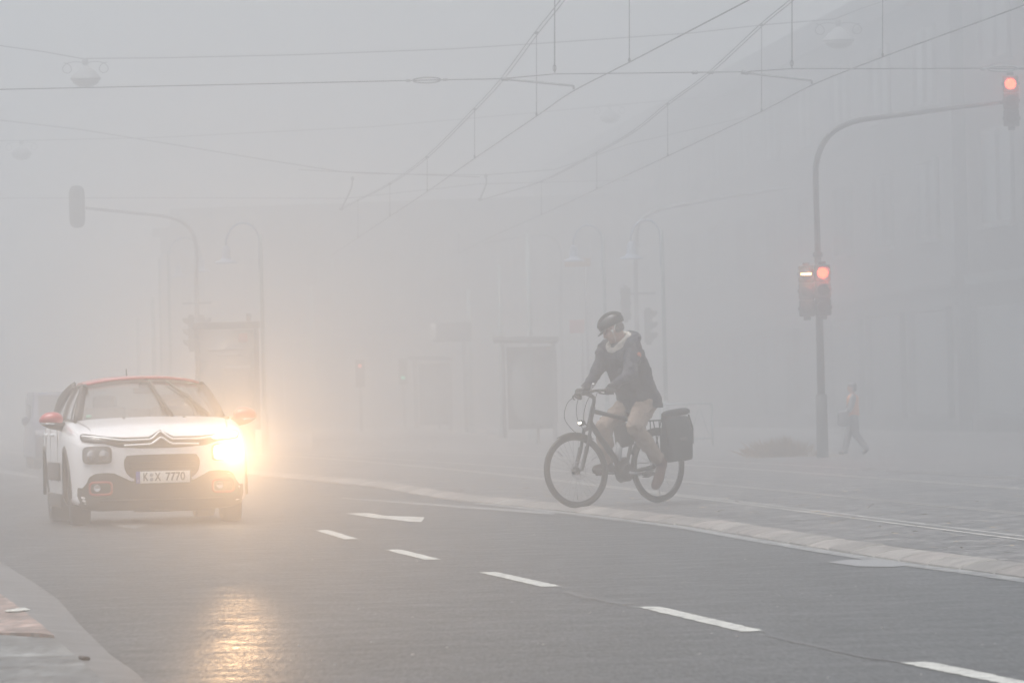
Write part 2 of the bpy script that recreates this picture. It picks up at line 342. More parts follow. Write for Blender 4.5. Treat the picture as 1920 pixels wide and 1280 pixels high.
# paved tram square on the right, with its sloped kerb of stones
inner = side(EDGE, 0.245)
bm = B(); nI = len(inner)
prev = None
for i in range(nI):
    xr = 235
    row = [bm.verts.new((inner[i].x, inner[i].y, PZ)), bm.verts.new((xr, inner[i].y, PZ))]
    if prev: bm.faces.new((prev[0], prev[1], row[1], row[0]))
    prev = row
tag(obj('square_paving', bm, M_['paving'], smooth=False), 'grey stone setts of the tram square', kind='structure')
def kerb(name, path, sgn, lab, stone=0.98):
    """row of separate rounded stones, one joint between each two"""
    prof = [(0.0, -0.02), (0.006, 0.014), (0.03, 0.026), (0.10, 0.044), (0.13, 0.050), (0.235, 0.057), (0.245, 0.0)]
    # walk the path by arc length
    acc, cuts = 0.0, []
    bm = B(); L = [0.0]
    for i in range(1, len(path)): L.append(L[-1] + (path[i] - path[i - 1]).length)
    def at(s):
        for i in range(1, len(path)):
            if L[i] >= s:
                u = (s - L[i - 1]) / (L[i] - L[i - 1]); p = path[i - 1].lerp(path[i], u); t = (path[i] - path[i - 1]).normalized(); return p, t
        return path[-1], (path[-1] - path[-2]).normalized()
    lay = bm.loops.layers.float_color.new('tone'); s = 0.0
    while s + stone < min(L[-1], 190):
        dz = random.uniform(-0.003, 0.003); do = random.uniform(-0.004, 0.004); rings = []
        for f in (0.0, 0.012, 0.5, 0.988, 1.0):
            p, t = at(s + 0.025 + (stone - 0.05) * f); nrm = Vector((t.y, -t.x, 0)) * sgn
            sh = 0.012 if f in (0.0, 1.0) else 0.0
            rings.append([bm.verts.new(p + nrm * (o + do) + Vector((0, 0, z + dz - (sh if z > 0.01 else 0)))) for o, z in prof])
        for a, b in zip(rings, rings[1:]):
            for k in range(len(prof) - 1): bm.faces.new((a[k], a[k + 1], b[k + 1], b[k]))
        bm.faces.new(rings[0]); bm.faces.new(rings[-1][::-1])
        tone = random.choice((random.uniform(0.68, 0.85), random.uniform(0.85, 1.1))); g_ = random.uniform(.94, 1.0)
        for vv in rings:
            for v_ in vv:
                for lp in v_.link_loops: lp[lay] = (tone, tone * g_, tone * g_ * .98, 1)
        s += stone
    o = obj(name, bm, M_['kerbstone'], autos=22); tag(o, lab, kind='structure'); return o
kerb('kerb', EDGE, 1, 'pale sloped kerb stones along the tram square')
# bed under the joints
bm = B(); strip(bm, zz(side(EDGE, 0.02), 0.006), zz(side(EDGE, 0.25), 0.036)); tag(obj('kerb_bed', bm, M_['gutter'], smooth=False), 'dark mortar bed between the kerb stones', kind='structure')
# thin pale gutter line hugging the kerb foot
near = [p for p in EDGE if p.y < 60]
bm = B(); strip(bm, zz(side(near, -0.13), 0.004), zz(side(near, 0.02), 0.004)); tag(obj('gutter', bm, M_['faint_line'], smooth=False), 'narrow pale gutter strip along the kerb foot', kind='structure')

# tram rails let into the paving: concrete-bedded grooves
M_['railbed'] = mat('rail_bedding', (0.36, 0.345, 0.32), 0.6, var=0.5, vscale=6)
def rail(pts, lab, w=0.16):
    pts = crom([Vector((p.x, p.y, 0)) for p in pts], 10)
    bm = B(); strip(bm, zz(side(pts, -w / 2), PZ + 0.004), zz(side(pts, w / 2), PZ + 0.004)); r = tag(obj('rail_bedding', bm, M_['railbed'], smooth=False), lab + ', its concrete bed', kind='structure')
    bm = B(); strip(bm, zz(side(pts, -0.035), PZ + 0.008), zz(side(pts, 0.035), PZ + 0.008)); tag(obj('tram_rail', bm, mat('rail_steel', (0.10, 0.09, 0.08), 0.35, metal=0.8, var=0.3), smooth=False), lab, kind='structure')
def ext(a, b, y0, y1, bend=0.0):
    t = (b.x - a.x) / (b.y - a.y); out = []
    for k in range(9):
        y = y0 + (y1 - y0) * k / 8; out.append(Vector((a.x + t * (y - a.y) + bend * max(0, y - 60) ** 2, y, 0)))
    return out
r1a, r1b = gnd(1290, 903, PZ), gnd(1920, 963, PZ); r2a, r2b = gnd(1280, 929, PZ), gnd(1920, 1009, PZ)
rail(ext(r1b, r1a, 24, 170, -0.0004), 'tram rail crossing the square, second from the kerb')
rail(ext(r2b, r2a, 20, 170, -0.0004), 'tram rail crossing the square, nearest the kerb', 0.2)
rail([p + Vector((3.3, 0, 0)) for p in ext(r1b, r1a, 24, 170, -0.0004)], 'tram rail crossing the square, farthest from the kerb')
rail([p + Vector((3.3, 0, 0)) for p in ext(r2b, r2a, 20, 170, -0.0004)], 'tram rail crossing the square, third from the kerb', 0.2)

# left pavement corner: gutter apron, concrete slab, red paver patch
def gz(x, y, z=0.0): p = gnd(x, y, z); return Vector((p.x, p.y, z))
apr_out = [gz(x, y, 0.006) for x, y in ((290, 1300), (258, 1262), (205, 1225), (152, 1172), (108, 1122), (58, 1088), (8, 1058), (-60, 1025))]
apr_in = [gz(x, y, 0.03) for x, y in ((215, 1300), (190, 1272), (150, 1238), (108, 1200), (62, 1160), (25, 1130), (-10, 1108), (-90, 1070))]
bm = B(); strip(bm, [Vector((p.x, p.y, -0.02)) for p in apr_out], apr_out); strip(bm, apr_out, apr_in); tag(obj('pavement_gutter', bm, M_['gutter'], smooth=False), 'sunken gutter slabs at the left kerb corner', kind='structure')
bm = B(); vs = [gz(x, y, 0.055) for x, y in ((212, 1296), (186, 1268), (150, 1236), (104, 1196), (-40, 1187), (-700, 1187), (-700, 1330), (215, 1330))]
poly(bm, vs, 0.05); tag(obj('pavement_slab', bm, M_['slabgrey'], smooth=False), 'pale concrete paving at the near left corner', kind='structure')
bm = B(); vs = [gz(x, y, 0.05) for x, y in ((102, 1190), (78, 1170), (60, 1157), (22, 1127), (-12, 1105), (-90, 1066), (-700, 1000), (-700, 1184.5), (-40, 1184.5), (76, 1186))]
poly(bm, vs, 0.045); tag(obj('pavement_pavers', bm, M_['redbrick'], smooth=False), 'reddish pavers behind the left kerb corner', kind='structure')
bm = B(); box(bm, gz(158, 1233, 0.045), (0.036, 0.05, 0.016), Euler((0.1, 0.05, 0.5)).to_matrix(), 0.006); tag(obj('stone', bm, M_['black']), 'small dark stone lying on the left kerb corner', 'stone')
bm = B()
for (x, y, w, h) in ((0, 0, 1, 1), (0.55, 0.15, 0.8, 0.7), (0.2, 0.55, 0.7, 0.6)):
    c = gz(38, 1144, 0.056)
    ellipsoid(bm, c + Vector((x * 0.07 - 0.03, y * 0.4, 0)), (0.05 * w, 0.12 * h, 0.008), seg=10)
tag(obj('bird_dropping', bm, M_['white_line']), 'white splash on the reddish pavers at the left corner', 'stain')

# painted lines
def quad_mark(bm, near, far, w, z=0.004, jag=0.004):
    a, b = gz(*near), gz(*far); t = (b - a).normalized(); nn = Vector((t.y, -t.x, 0)) * w / 2
    n = 40; A, Bq = [], []
    for k in range(n + 1):
        p = a.lerp(b, k / n); A.append(p + nn + nn.normalized() * random.uniform(-jag, jag) + Vector((0, 0, z))); Bq.append(p - nn + nn.normalized() * random.uniform(-jag, jag) + Vector((0, 0, z)))
    strip(bm, A, Bq)
dashes = [((2010, 1302), (1713, 1242)), ((1412, 1184), (1215, 1138)), ((1035, 1100), (914, 1073)), ((812, 1049.5), (736, 1030.5)), ((659, 1011), (604, 994))]
for i, (a, b) in enumerate(dashes):
    bm = B(); quad_mark(bm, a, b, 0.112, jag=0.008)
    o = obj('lane_dash', bm, M_['white_line'], smooth=False); tag(o, 'white lane dash painted on the asphalt', kind='structure', group='dashes of the lane line')
bm = B(); p = [gz(x, y, 0.004) for x, y in ((648, 962), (693, 961), (722, 966), (796, 969), (790, 978), (765, 977), (722, 971.5), (706, 971))]
poly(bm, p); tag(obj('lane_arrow', bm, M_['white_line'], smooth=False), 'white arrow painted in the far lane', kind='structure')
bm = B(); poly(bm, [gz(x, y, 0.004) for x, y in ((205, 973), (248, 971), (248, 976), (215, 977.5))]); poly(bm, [gz(x, y, 0.004) for x, y in ((205, 981), (240, 980), (280, 982), (252, 991), (225, 987))])
tag(obj('lane_arrow', bm, M_['faint_line'], smooth=False), 'worn arrow painted on the road before the white car', kind='structure')
bm = B(); a = [gz(x, y, 0.004) for x, y in ((640, 932), (760, 940.5), (860, 947.5), (960, 954), (1040, 960.5))]; b = [gz(x, y, 0.004) for x, y in ((640, 934), (760, 943.5), (860, 951.5), (960, 958.5), (1040, 965))]
strip(bm, a, b); tag(obj('edge_line', bm, M_['faint_line'], smooth=False), 'faint edge line beside the kerb', kind='structure')
bm = B(); poly(bm, [gz(x, y, 0.004) for x, y in ((-20, 879), (25, 883), (70, 893), (70, 896), (15, 889), (-20, 883))]); tag(obj('edge_line', bm, M_['faint_line'], smooth=False), 'curved white line on the road behind the car', kind='structure')
bm = B(); poly(bm, [gz(x, y, 0.005) for x, y in ((1552, 1053), (1592, 1048), (1655, 1049.5), (1712, 1058), (1672, 1062), (1610, 1061))])
M_['puddle'] = mat('shallow_water', (0.16, 0.16, 0.16), 0.4, spec=0.8); tag(obj('puddle', bm, M_['puddle'], smooth=False), 'shallow puddle against the kerb foot', kind='structure')
# tar seam and loose chips beside the lane line
M_['tar'] = mat('tar_seam', (0.055, 0.055, 0.055), 0.5, var=0.4, vscale=8)
bm = B(); L1 = crom([gz(x, y, 0.003) for x, y in ((1065, 1107), (1100, 1118), (1180, 1132))], 14)
strip(bm, [p + Vector((random.uniform(0.01, 0.07), 0, 0)) for p in L1], [p - Vector((random.uniform(0.01, 0.07), 0, 0)) for p in L1])
L1 = crom([gz(x, y, 0.003) for x, y in ((1440, 1190), (1520, 1208), (1610, 1228), (1690, 1240))], 20)
strip(bm, [p + Vector((random.uniform(0.003, 0.03), 0, 0)) for p in L1], [p - Vector((random.uniform(0.003, 0.03), 0, 0)) for p in L1])
tag(obj('road_seam', bm, M_['tar'], smooth=False), 'dark tar seam along the lane line', kind='structure')

# straw and leaves blown over the square
M_['leaf'] = mat('dry_leaf', (0.34, 0.26, 0.17), 0.8, var=0.4, vscale=8)
bm = B(); rnd = random.Random(3)
for k in range(420):
    y = rnd.uniform(27, 78); i = min(range(len(EDGE)), key=lambda q: abs(EDGE[q].y - y)); x = EDGE[i].x + 0.35 + abs(rnd.gauss(0, 1)) * 2.0
    l, w = rnd.uniform(0.02, 0.06), rnd.uniform(0.004, 0.012); a = rnd.uniform(0, 6.28); t = Vector((math.cos(a), math.sin(a), 0)) * l; q = Vector((-math.sin(a), math.cos(a), 0)) * w; c = Vector((x, y, PZ + 0.012))
    vs = [bm.verts.new(c + t), bm.verts.new(c + q + Vector((0, 0, rnd.uniform(0, 0.008)))), bm.verts.new(c - t + Vector((0, 0, rnd.uniform(0, 0.006)))), bm.verts.new(c - q)]
    bm.faces.new(vs)
tag(obj('fallen_leaves', bm, M_['leaf'], smooth=False), 'dry leaves and straw scattered over the setts', kind='stuff')
M_['chip'] = mat('pale_grit', (0.45, 0.44, 0.42), 0.7)
bm = B()
for k in range(60):
    y = 20 + 30 * rnd.random() ** 1.3; x = rnd.uniform(-1.5, 2.2) - 0.1 * (y - 30)
    s = rnd.uniform(0.003, 0.0065)
    box(bm, (x, y, s * 0.5), (s * rnd.uniform(0.8, 1.6), s * 2, s), Euler((0, 0, rnd.uniform(0, 3))).to_matrix())
tag(obj('grit', bm, M_['chip'], smooth=False), 'pale grit scattered on the asphalt', kind='stuff')
# raised tram platform with a ramped end
M_['platform'] = slabs('platform_slab', (0.10, 0.10, 0.10), (0.13, 0.125, 0.12), 0.4, 0.4, (0.05, 0.05, 0.05))
a0, a1 = gnd(995, 836, PZ), gnd(560, 836, PZ)
bm = B(); x0, x1, y0 = -4.6, 0.42, a0.y
pts = [(x1, y0, PZ), (x1 - 0.9, y0 + 2, PZ + 0.26), (x1 - 3.8, y0 + 70, PZ + 0.26), (x1 - 7.5, y0 + 70, PZ + 0.26), (x0, y0 + 2, PZ + 0.26), (x0, y0, PZ)]
vt = [bm.verts.new(p) for p in pts]; vb = [bm.verts.new((p[0], p[1], PZ - 0.05)) for p in pts]
bm.faces.new((vt[0], vt[1], vt[4], vt[5])); bm.faces.new((vt[1], vt[2], vt[3], vt[4]))
for k in range(6): bm.faces.new((vt[k], vt[(k + 1) % 6], vb[(k + 1) % 6], vb[k]))
tag(obj('tram_platform', bm, M_['platform'], smooth=False), 'low dark tram platform with ramped end', kind='structure')
# ================================================================ THE WHITE CAR (front at y=0, rear at +y, metres)
_ST = {  # station y: half-section from the middle of the underside round to the middle of the top
0.00: [(0,.42),(.20,.42),(.32,.43),(.38,.47),(.40,.52),(.40,.60),(.38,.66),(.32,.70),(.2,.72),(0,.72)],
0.03: [(0,.22),(.40,.22),(.55,.25),(.60,.36),(.62,.50),(.62,.63),(.60,.72),(.51,.79),(.3,.808),(0,.812)],
0.08: [(0,.15),(.5,.15),(.66,.19),(.70,.33),(.71,.5),(.71,.65),(.69,.75),(.62,.82),(.38,.848),(0,.858)],
0.17: [(0,.14),(.55,.14),(.75,.19),(.775,.33),(.785,.5),(.785,.67),(.765,.78),(.69,.855),(.42,.885),(0,.897)],
0.34: [(0,.14),(.6,.14),(.81,.2),(.835,.34),(.84,.5),(.84,.69),(.82,.81),(.745,.89),(.45,.925),(0,.937)],
0.70: [(0,.14),(.62,.14),(.83,.2),(.862,.35),(.87,.52),(.87,.71),(.85,.84),(.775,.925),(.46,.965),(0,.978)],
1.10: [(0,.14),(.62,.14),(.83,.2),(.866,.35),(.874,.52),(.874,.72),(.856,.87),(.785,.96),(.47,.995),(0,1.005)],
1.60: [(0,.14),(.62,.14),(.83,.2),(.866,.35),(.874,.52),(.874,.73),(.856,.89),(.76,.975),(.45,.985),(0,.985)],
3.00: [(0,.16),(.62,.16),(.83,.22),(.866,.36),(.874,.52),(.874,.74),(.856,.91),(.75,.985),(.45,.99),(0,.99)],
3.60: [(0,.18),(.62,.18),(.81,.24),(.85,.38),(.862,.54),(.862,.76),(.84,.92),(.73,1.0),(.42,1.0),(0,1.0)],
3.88: [(0,.24),(.55,.24),(.74,.30),(.79,.42),(.80,.56),(.80,.76),(.78,.90),(.68,.98),(.4,.99),(0,.99)],
4.00: [(0,.38),(.45,.38),(.60,.42),(.66,.48),(.67,.58),(.67,.72),(.65,.82),(.58,.88),(.35,.90),(0,.90)]}
def car_shell():
    ys = sorted(_ST); rows = []
    for j in range(10):
        rows.append(crom([Vector((_ST[y][j][0], y, _ST[y][j][1])) for y in ys], 7))
    bm = B(); rings = []
    for i in range(len(rows[0])):
        half = crom([rows[j][i] for j in range(10)], 5)
        full = half + [Vector((-p.x, p.y, p.z)) for p in half[-2:0:-1]]
        rings.append([bm.verts.new(p) for p in full])
    n = len(rings[0])
    for a, b in zip(rings, rings[1:]):
        for k in range(n): bm.faces.new((a[k], a[(k + 1) % n], b[(k + 1) % n], b[k]))
    bm.faces.new(rings[0]); bm.faces.new(rings[-1][::-1])
    bmesh.ops.remove_doubles(bm, verts=bm.verts, dist=1e-5); bmesh.ops.recalc_face_normals(bm, faces=bm.faces)
    return bm
_sh = car_shell(); CARBVH = BVHTree.FromBMesh(_sh)
def hit(x, z, off=0.004):
    """the point on the car's nose straight behind (x,z), lifted off the skin"""
    for k in range(12):
        h = CARBVH.ray_cast(Vector((x, -1, z)), Vector((0, 1, 0)))
        if h[0] is not None and h[0].y < 1.5: 
            nrm = h[1] if h[1].y < 0 else -h[1]
            return h[0] + nrm * off
        x *= 0.99; z = z * 0.985 + 0.5 * 0.015
    return Vector((x, 0.4, z))
def dens(pts, closed=True, step=0.02):
    out = []; n = len(pts)
    for i in range(n if closed else n - 1):
        a, b = Vector(pts[i]), Vector(pts[(i + 1) % n]); m = max(1, int((b - a).length / step))
        out += [a.lerp(b, k / m) for k in range(m)]
    if not closed: out.append(Vector(pts[-1]))
    return out
def smooth_loop(pts, n=6):
    """closed smooth outline in 2D"""
    p = [Vector((q[0], q[1], 0)) for q in pts]; N = len(p); out = []
    for i in range(N):
        a, b, c, d = p[i - 1], p[i], p[(i + 1) % N], p[(i + 2) % N]
        for k in range(n):
            t = k / n; v = 0.5 * ((2 * b) + (c - a) * t + (2 * a - 5 * b + 4 * c - d) * t * t + (3 * b - a - 3 * c + d) * t ** 3); out.append((v.x, v.y))
    return out
def rrect(x0, x1, z0, z1, r=0.4, n=28):
    cx, cz, a, b = (x0 + x1) / 2, (z0 + z1) / 2, (x1 - x0) / 2, (z1 - z0) / 2; out = []
    for k in range(n):
        t = 2 * math.pi * k / n; c, s = math.cos(t), math.sin(t)
        out.append((cx + a * math.copysign(abs(c) ** r, c), cz + b * math.copysign(abs(s) ** r, s)))
    return out
def patch(name, outline, m, parent, off=0.005, depth=0.02, rings=7, ctr=None, dish=0.0):
    pts = [Vector((p[0], p[1])) for p in outline]; c = Vector(ctr) if ctr else sum(pts, Vector((0, 0))) / len(pts)
    bm = B(); R_ = []
    for r in range(rings, 0, -1):
        f = r / rings
        R_.append([bm.verts.new(hit(*(c + (p - c) * f), off - dish * (1 - f * f))) for p in pts])
    n = len(pts); cv = bm.verts.new(hit(c.x, c.y, off - dish))
    for a, b in zip(R_, R_[1:]):
        for k in range(n): bm.faces.new((a[k], a[(k + 1) % n], b[(k + 1) % n], b[k]))
    for k in range(n): bm.faces.new((R_[-1][k], R_[-1][(k + 1) % n], cv))
    back = [bm.verts.new(v.co + Vector((0, depth, 0))) for v in R_[0]]
    for k in range(n): bm.faces.new((R_[0][(k + 1) % n], R_[0][k], back[k], back[(k + 1) % n]))
    return obj(name, bm, m, parent, autos=50)
def ribbon(name, line, m, parent, r=0.007, off=0.008, closed=False):
    P = [hit(p[0], p[1], off) for p in dens([Vector(q) for q in line], closed, 0.012)]
    if closed: P.append(P[0]); P.append(P[1])
    bm = B(); tube(bm, P, r, 8, cap=True); return obj(name, bm, m, parent)

car = thing('white_car', 'white hatchback with red roof and mirror driving with one glaring headlight', 'car')
body = obj('body', _sh, M_['paint'], None)
# wheel wells cut out of the shell
wells = B()
for yc in (0.80, 3.34):
    for s in (-1, 1): lathe(wells, [(0.37, -0.16), (0.37, 0.30)], (s * 0.74 + (0 if s > 0 else 0) - 0.0, yc, 0.335), 'X', 40)
wo_ = obj('cutter', wells, M_['grillemesh'])
mo = body.modifiers.new('b', 'BOOLEAN'); mo.operation = 'DIFFERENCE'; mo.object = wo_; mo.solver = 'EXACT'
body.data.materials.append(M_['grillemesh']); bake(body); bpy.data.objects.remove(wo_)
body.data.materials.append(M_['blackplastic']); kb = len(body.data.materials) - 1
for p in body.data.polygons:
    p.use_smooth = True
    if p.center.z < 0.205: p.material_index = kb
body.data.set_sharp_from_angle(angle=R(42)); body.parent = car

# wheels
def wheel(x, y, s, steer=0.0):
    w = bpy.data.objects.new('wheel', None); lnk(w, car); w.location = (x, y, 0.312); w.rotation_euler = (0, 0, steer); w.empty_display_size = 0.1
    bm = B(); lathe(bm, [(0.20, -0.085), (0.262, -0.1), (0.298, -0.098), (0.309, -0.07), (0.312, 0), (0.309, 0.07), (0.298, 0.098), (0.262, 0.1), (0.20, 0.085), (0.195, 0)], (0, 0, 0), 'X', 48, close=True)
    obj('tyre', bm, M_['tyre'], w)
    bm = B(); lathe(bm, [(0.2, 0.06 * s), (0.205, 0.082 * s), (0.195, 0.085 * s), (0.185, 0.04 * s), (0.07, 0.055 * s), (0.05, 0.075 * s), (0.0, 0.078 * s)], (0, 0, 0), 'X', 40)
    for k in range(5):
        a = 2 * math.pi * k / 5
        tube(bm, [(0.07 * s, math.cos(a) * 0.04, math.sin(a) * 0.04), (0.075 * s, math.cos(a) * 0.2, math.sin(a) * 0.2)], [(0.018, 0.03), (0.012, 0.02)], 8)
    obj('rim', bm, M_['rim'], w)
for s in (-1, 1):
    wheel(s * 0.735, 0.80, s, R(-2.5)); wheel(s * 0.735, 3.34, s)
# arch trims
for yc in (0.80, 3.34):
    for s in (-1, 1):
        bm = B(); P = []
        for k in range(25):
            a = math.pi * (-0.06 + 1.12 * k / 24); P.append((s * (0.872 - 0.02 * abs(math.cos(a))), yc + 0.385 * math.cos(a), 0.33 + 0.385 * math.sin(a)))
        tube(bm, P, [(0.032, 0.018)] * 25, 8, up=(1, 0, 0)); obj('wheel_arch_trim', bm, M_['blackplastic'], car)
# sill and side bump panel, doors
for s in (-1, 1):
    bm = B(); box(bm, (s * 0.862, 2.07, 0.225), (0.05, 1.72, 0.13), bev=0.015); obj('sill', bm, M_['blackplastic'], car)
    bm = B(); box(bm, (s * 0.880, 2.05, 0.50), (0.026, 1.45, 0.17), bev=0.012)
    ab = obj('side_bump_panel', bm, M_['blackplastic'], car)
    for y in (1.62, 2.52, 3.12): bm = B(); box(bm, (s * 0.8745, y, 0.66), (0.006, 0.008, 0.52)); obj('door_gap', bm, M_['black'], car)
    for y in (2.22, 2.98):
        bm = B(); box(bm, (s * 0.886, y, 0.845), (0.032, 0.20, 0.035), bev=0.012); obj('door_handle', bm, M_['paint'], car)

# greenhouse: windscreen, roof, side glass, pillars
def lerp(a, b, t): return Vector(a) * (1 - t) + Vector(b) * t
def surf(name, f, nu, nv, m, parent, thick=0.0, autos=60):
    bm = B(); g = [[bm.verts.new(f(i / nu, j / nv)) for i in range(nu + 1)] for j in range(nv + 1)]
    for j in range(nv):
        for i in range(nu): bm.faces.new((g[j][i], g[j][i + 1], g[j + 1][i + 1], g[j + 1][i]))
    o = obj(name, bm, m, parent, autos=autos, recalc=False); return o
def wsc(u, v):       # windscreen: u across, v up
    x = (u * 2 - 1); hw = 0.665 + (0.545 - 0.665) * v
    y = 0.98 + (1.70 - 0.98) * v + (0.17 - 0.05 * v) * x * x; z = 0.985 + (1.335 - 0.985) * v - (0.012 + 0.03 * v) * x * x + 0.03 * math.sin(math.pi * v)
    return Vector((x * hw, y, z))
surf('windscreen', wsc, 16, 10, M_['glass'], car)
def roof(u, v):
    x = u * 2 - 1; y0 = 1.70 + 0.12 * x * x; y = y0 + (3.45 - y0) * v
    hw = 0.56 + 0.015 * math.sin(math.pi * v) - 0.03 * v
    z = 1.345 + 0.050 * math.sin(math.pi * (v * 0.8 + 0.08)) - 0.055 * abs(x) ** 2.6 - 0.035 * v
    return Vector((x * hw, y, z))
rf = surf('roof', roof, 20, 16, M_['red'], car)
so_ = rf.modifiers.new('t', 'SOLIDIFY'); so_.thickness = 0.022; so_.offset = 1; bake(rf)
for p in rf.data.polygons: p.use_smooth = True
def sideglass(s):
    def f(u, v):
        y = (1.14 + 2.35 * u) * (1 - v) + (1.84 + 1.5 * u) * v; x = 0.755 * (1 - v) + 0.585 * v - 0.02 * abs(u - 0.4) + 0.02 * math.sin(math.pi * v)
        z = (0.975 + 0.03 * u) * (1 - v) + (1.30 - 0.01 * u) * v; return Vector((s * x, y, z))
    return f
for s in (-1, 1): surf('side_window', sideglass(s), 12, 6, M_['glass'], car)
def rear(u, v):
    x = u * 2 - 1; hw = 0.66 + (0.5 - 0.66) * v; return Vector((x * hw, 3.90 - 0.42 * v - 0.06 * x * x, 0.99 + 0.32 * v - 0.02 * x * x))
surf('rear_window', rear, 10, 6, M_['glass'], car)
for s in (-1, 1):
    bm = B(); P = [wsc(0.5 + 0.5 * s, v / 8) + Vector((s * 0.035, 0.02, -0.004)) for v in range(9)]
    tube(bm, P, [(0.05, 0.03)] * 3 + [(0.045, 0.028)] * 6, 10, up=(0, 1, 0)); obj('front_pillar', bm, M_['blackplastic'], car)
    f = sideglass(s); bm = B()
    tube(bm, [f(u / 10, 1.0) + Vector((0, 0, 0.008)) for u in range(-1, 11)], 0.016, 8); tube(bm, [f(u / 10, 0.0) for u in range(-1, 11)], 0.014, 8)
    for u, w in ((0.40, 0.035), (0.43, 0.02), (0.86, 0.03)): tube(bm, [f(u, v / 6) for v in range(7)], [(w, 0.012)] * 7, 8, up=(0, 1, 0))
    tube(bm, [f(0.10, v / 6) for v in range(7)], 0.012, 8)
    obj('window_frame', bm, M_['blackplastic'], car)
    bm = B(); tube(bm, [(s * 0.735, 3.58, 0.99), (s * 0.70, 3.52, 1.12), (s * 0.62, 3.42, 1.24), (s * 0.55, 3.34, 1.315)], [(0.16, 0.03), (0.13, 0.03), (0.09, 0.03), (0.06, 0.02)], 12, smooth=3, up=(1, 0, 0)); obj('rear_pillar', bm, M_['blackplastic'], car)
# scuttle between bonnet and windscreen
bm = B(); tube(bm, [wsc(u / 16, 0.0) + Vector((0, -0.01, 0.0)) for u in range(17)], 0.014, 8); obj('scuttle', bm, M_['black'], car)
# cabin
cab = B()
box(cab, (0, 1.55, 0.93), (1.22, 0.5, 0.10), bev=0.04)
obj('dashboard', cab, M_['interior'], car)
for s in (-1, 1):
    bm = B(); box(bm, (s * 0.34, 2.25, 0.88), (0.46, 0.16, 0.44), Euler((R(-12), 0, 0)).to_matrix(), 0.06); box(bm, (s * 0.34, 2.31, 1.14), (0.24, 0.09, 0.15), None, 0.04); box(bm, (s * 0.34, 2.0, 0.66), (0.48, 0.5, 0.14), None, 0.05)
    obj('front_seat', bm, M_['interior'], car)
bm = B(); box(bm, (0, 3.1, 0.90), (1.15, 0.14, 0.36), bev=0.05); obj('rear_seat', bm, M_['interior'], car)
bm = B(); tube(bm, [Vector((0.34 + 0.18 * math.cos(a), 1.88 - 0.04 * math.sin(a), 0.99 + 0.17 * math.sin(a))) for a in [2 * math.pi * k / 24 for k in range(25)]], 0.014, 8); obj('steering_wheel', bm, M_['black'], car)
bm = B(); box(bm, (0.0, 1.66, 1.25), (0.22, 0.03, 0.06), bev=0.014); box(bm, (0, 1.67, 1.30), (0.10, 0.06, 0.06), None, 0.012); obj('inner_mirror', bm, M_['blackplastic'], car)
bm = B(); v0 = wsc(0.035, 0.09); box(bm, v0 + Vector((0.02, -0.006, 0.006)), (0.06, 0.004, 0.045), Euler((R(-60), 0, 0)).to_matrix()); obj('windscreen_sticker', bm, mat('green_sticker', (0.12, 0.3, 0.22), 0.5), car)
# aerial
bm = B(); tube(bm, [(-0.03, 3.2, 1.35), (-0.03, 3.27, 1.47)], 0.006, 6); obj('aerial', bm, M_['black'], car)
# wipers standing up across the glass
def wiper(u0, v0, u1, v1, um, vm):
    bm = B(); L = Vector((0, -0.03, 0.02)); a, b, m = wsc(u0, v0) + L, wsc(u1, v1) + L, wsc(um, vm) + L
    tube(bm, [a, m], [0.018, 0.014], 6); w = obj('wiper', bm, M_['black'], car)
    bm = B(); c = wsc(um * 2 - u1, vm * 2 - v1 if vm * 2 - v1 > 0.02 else 0.02) + L * 0.6
    tube(bm, [c, m + Vector((0, 0.012, -0.004)), b], [0.012, 0.018, 0.011], 6); obj('wiper_blade', bm, M_['blackplastic'], w)
wiper(0.655, 0.0, 0.545, 0.97, 0.575, 0.55); wiper(0.93, 0.0, 0.70, 0.93, 0.82, 0.5)
for x in (-0.28, 0.31):
    h = CARBVH.ray_cast(Vector((x, 0.86, 2)), Vector((0, 0, -1)))[0]
    bm = B(); ellipsoid(bm, h + Vector((0, 0, 0.004)), (0.016, 0.022, 0.010), seg=10); obj('washer_jet', bm, M_['black'], car)
# bonnet shut line
for s in (-1, 1):
    bm = B(); P = []
    for k in range(14):
        y = 0.22 + k * 0.065; h = CARBVH.ray_cast(Vector((s * (0.66 + 0.005 * k), y, 2)), Vector((0, 0, -1)))[0]
        if h: P.append(h + Vector((0, 0, 0.001)))
    tube(bm, P, 0.0035, 6)
    obj('bonnet_gap', bm, M_['black'], car)
# mirrors
for s in (-1, 1):
    bm = B(); P = [(s * 0.86, 1.30, 0.985), (s * 0.90, 1.29, 0.995), (s * 0.97, 1.30, 1.0), (s * 1.03, 1.32, 0.99), (s * 1.065, 1.33, 0.98)]
    tube(bm, P, [(0.05, 0.045), (0.085, 0.065), (0.09, 0.068), (0.075, 0.05), (0.03, 0.016)], 16, smooth=4, up=(0, 1, 0)) if False else tube(bm, P, [(0.045, 0.06), (0.068, 0.085), (0.068, 0.09), (0.05, 0.075), (0.016, 0.03)], 18, smooth=4, up=(0, 1, 0))
    mr = obj('wing_mirror', bm, M_['red'], car)
    bm = B(); P = [(s * 0.845, 1.33, 0.93), (s * 0.90, 1.30, 0.945), (s * 0.97, 1.305, 0.952), (s * 1.04, 1.325, 0.962)]
    tube(bm, P, [(0.05, 0.05), (0.05, 0.088), (0.042, 0.094), (0.016, 0.05)], 16, smooth=4, up=(0, 1, 0)); obj('mirror_foot', bm, M_['blackplastic'], mr)
    bm = B(); tube(bm, [(s * 0.93, 1.206, 0.955), (s * 1.0, 1.225, 0.957), (s * 1.06, 1.27, 0.963)], 0.008, 8); obj('indicator_strip', bm, M_['chrome'], mr)

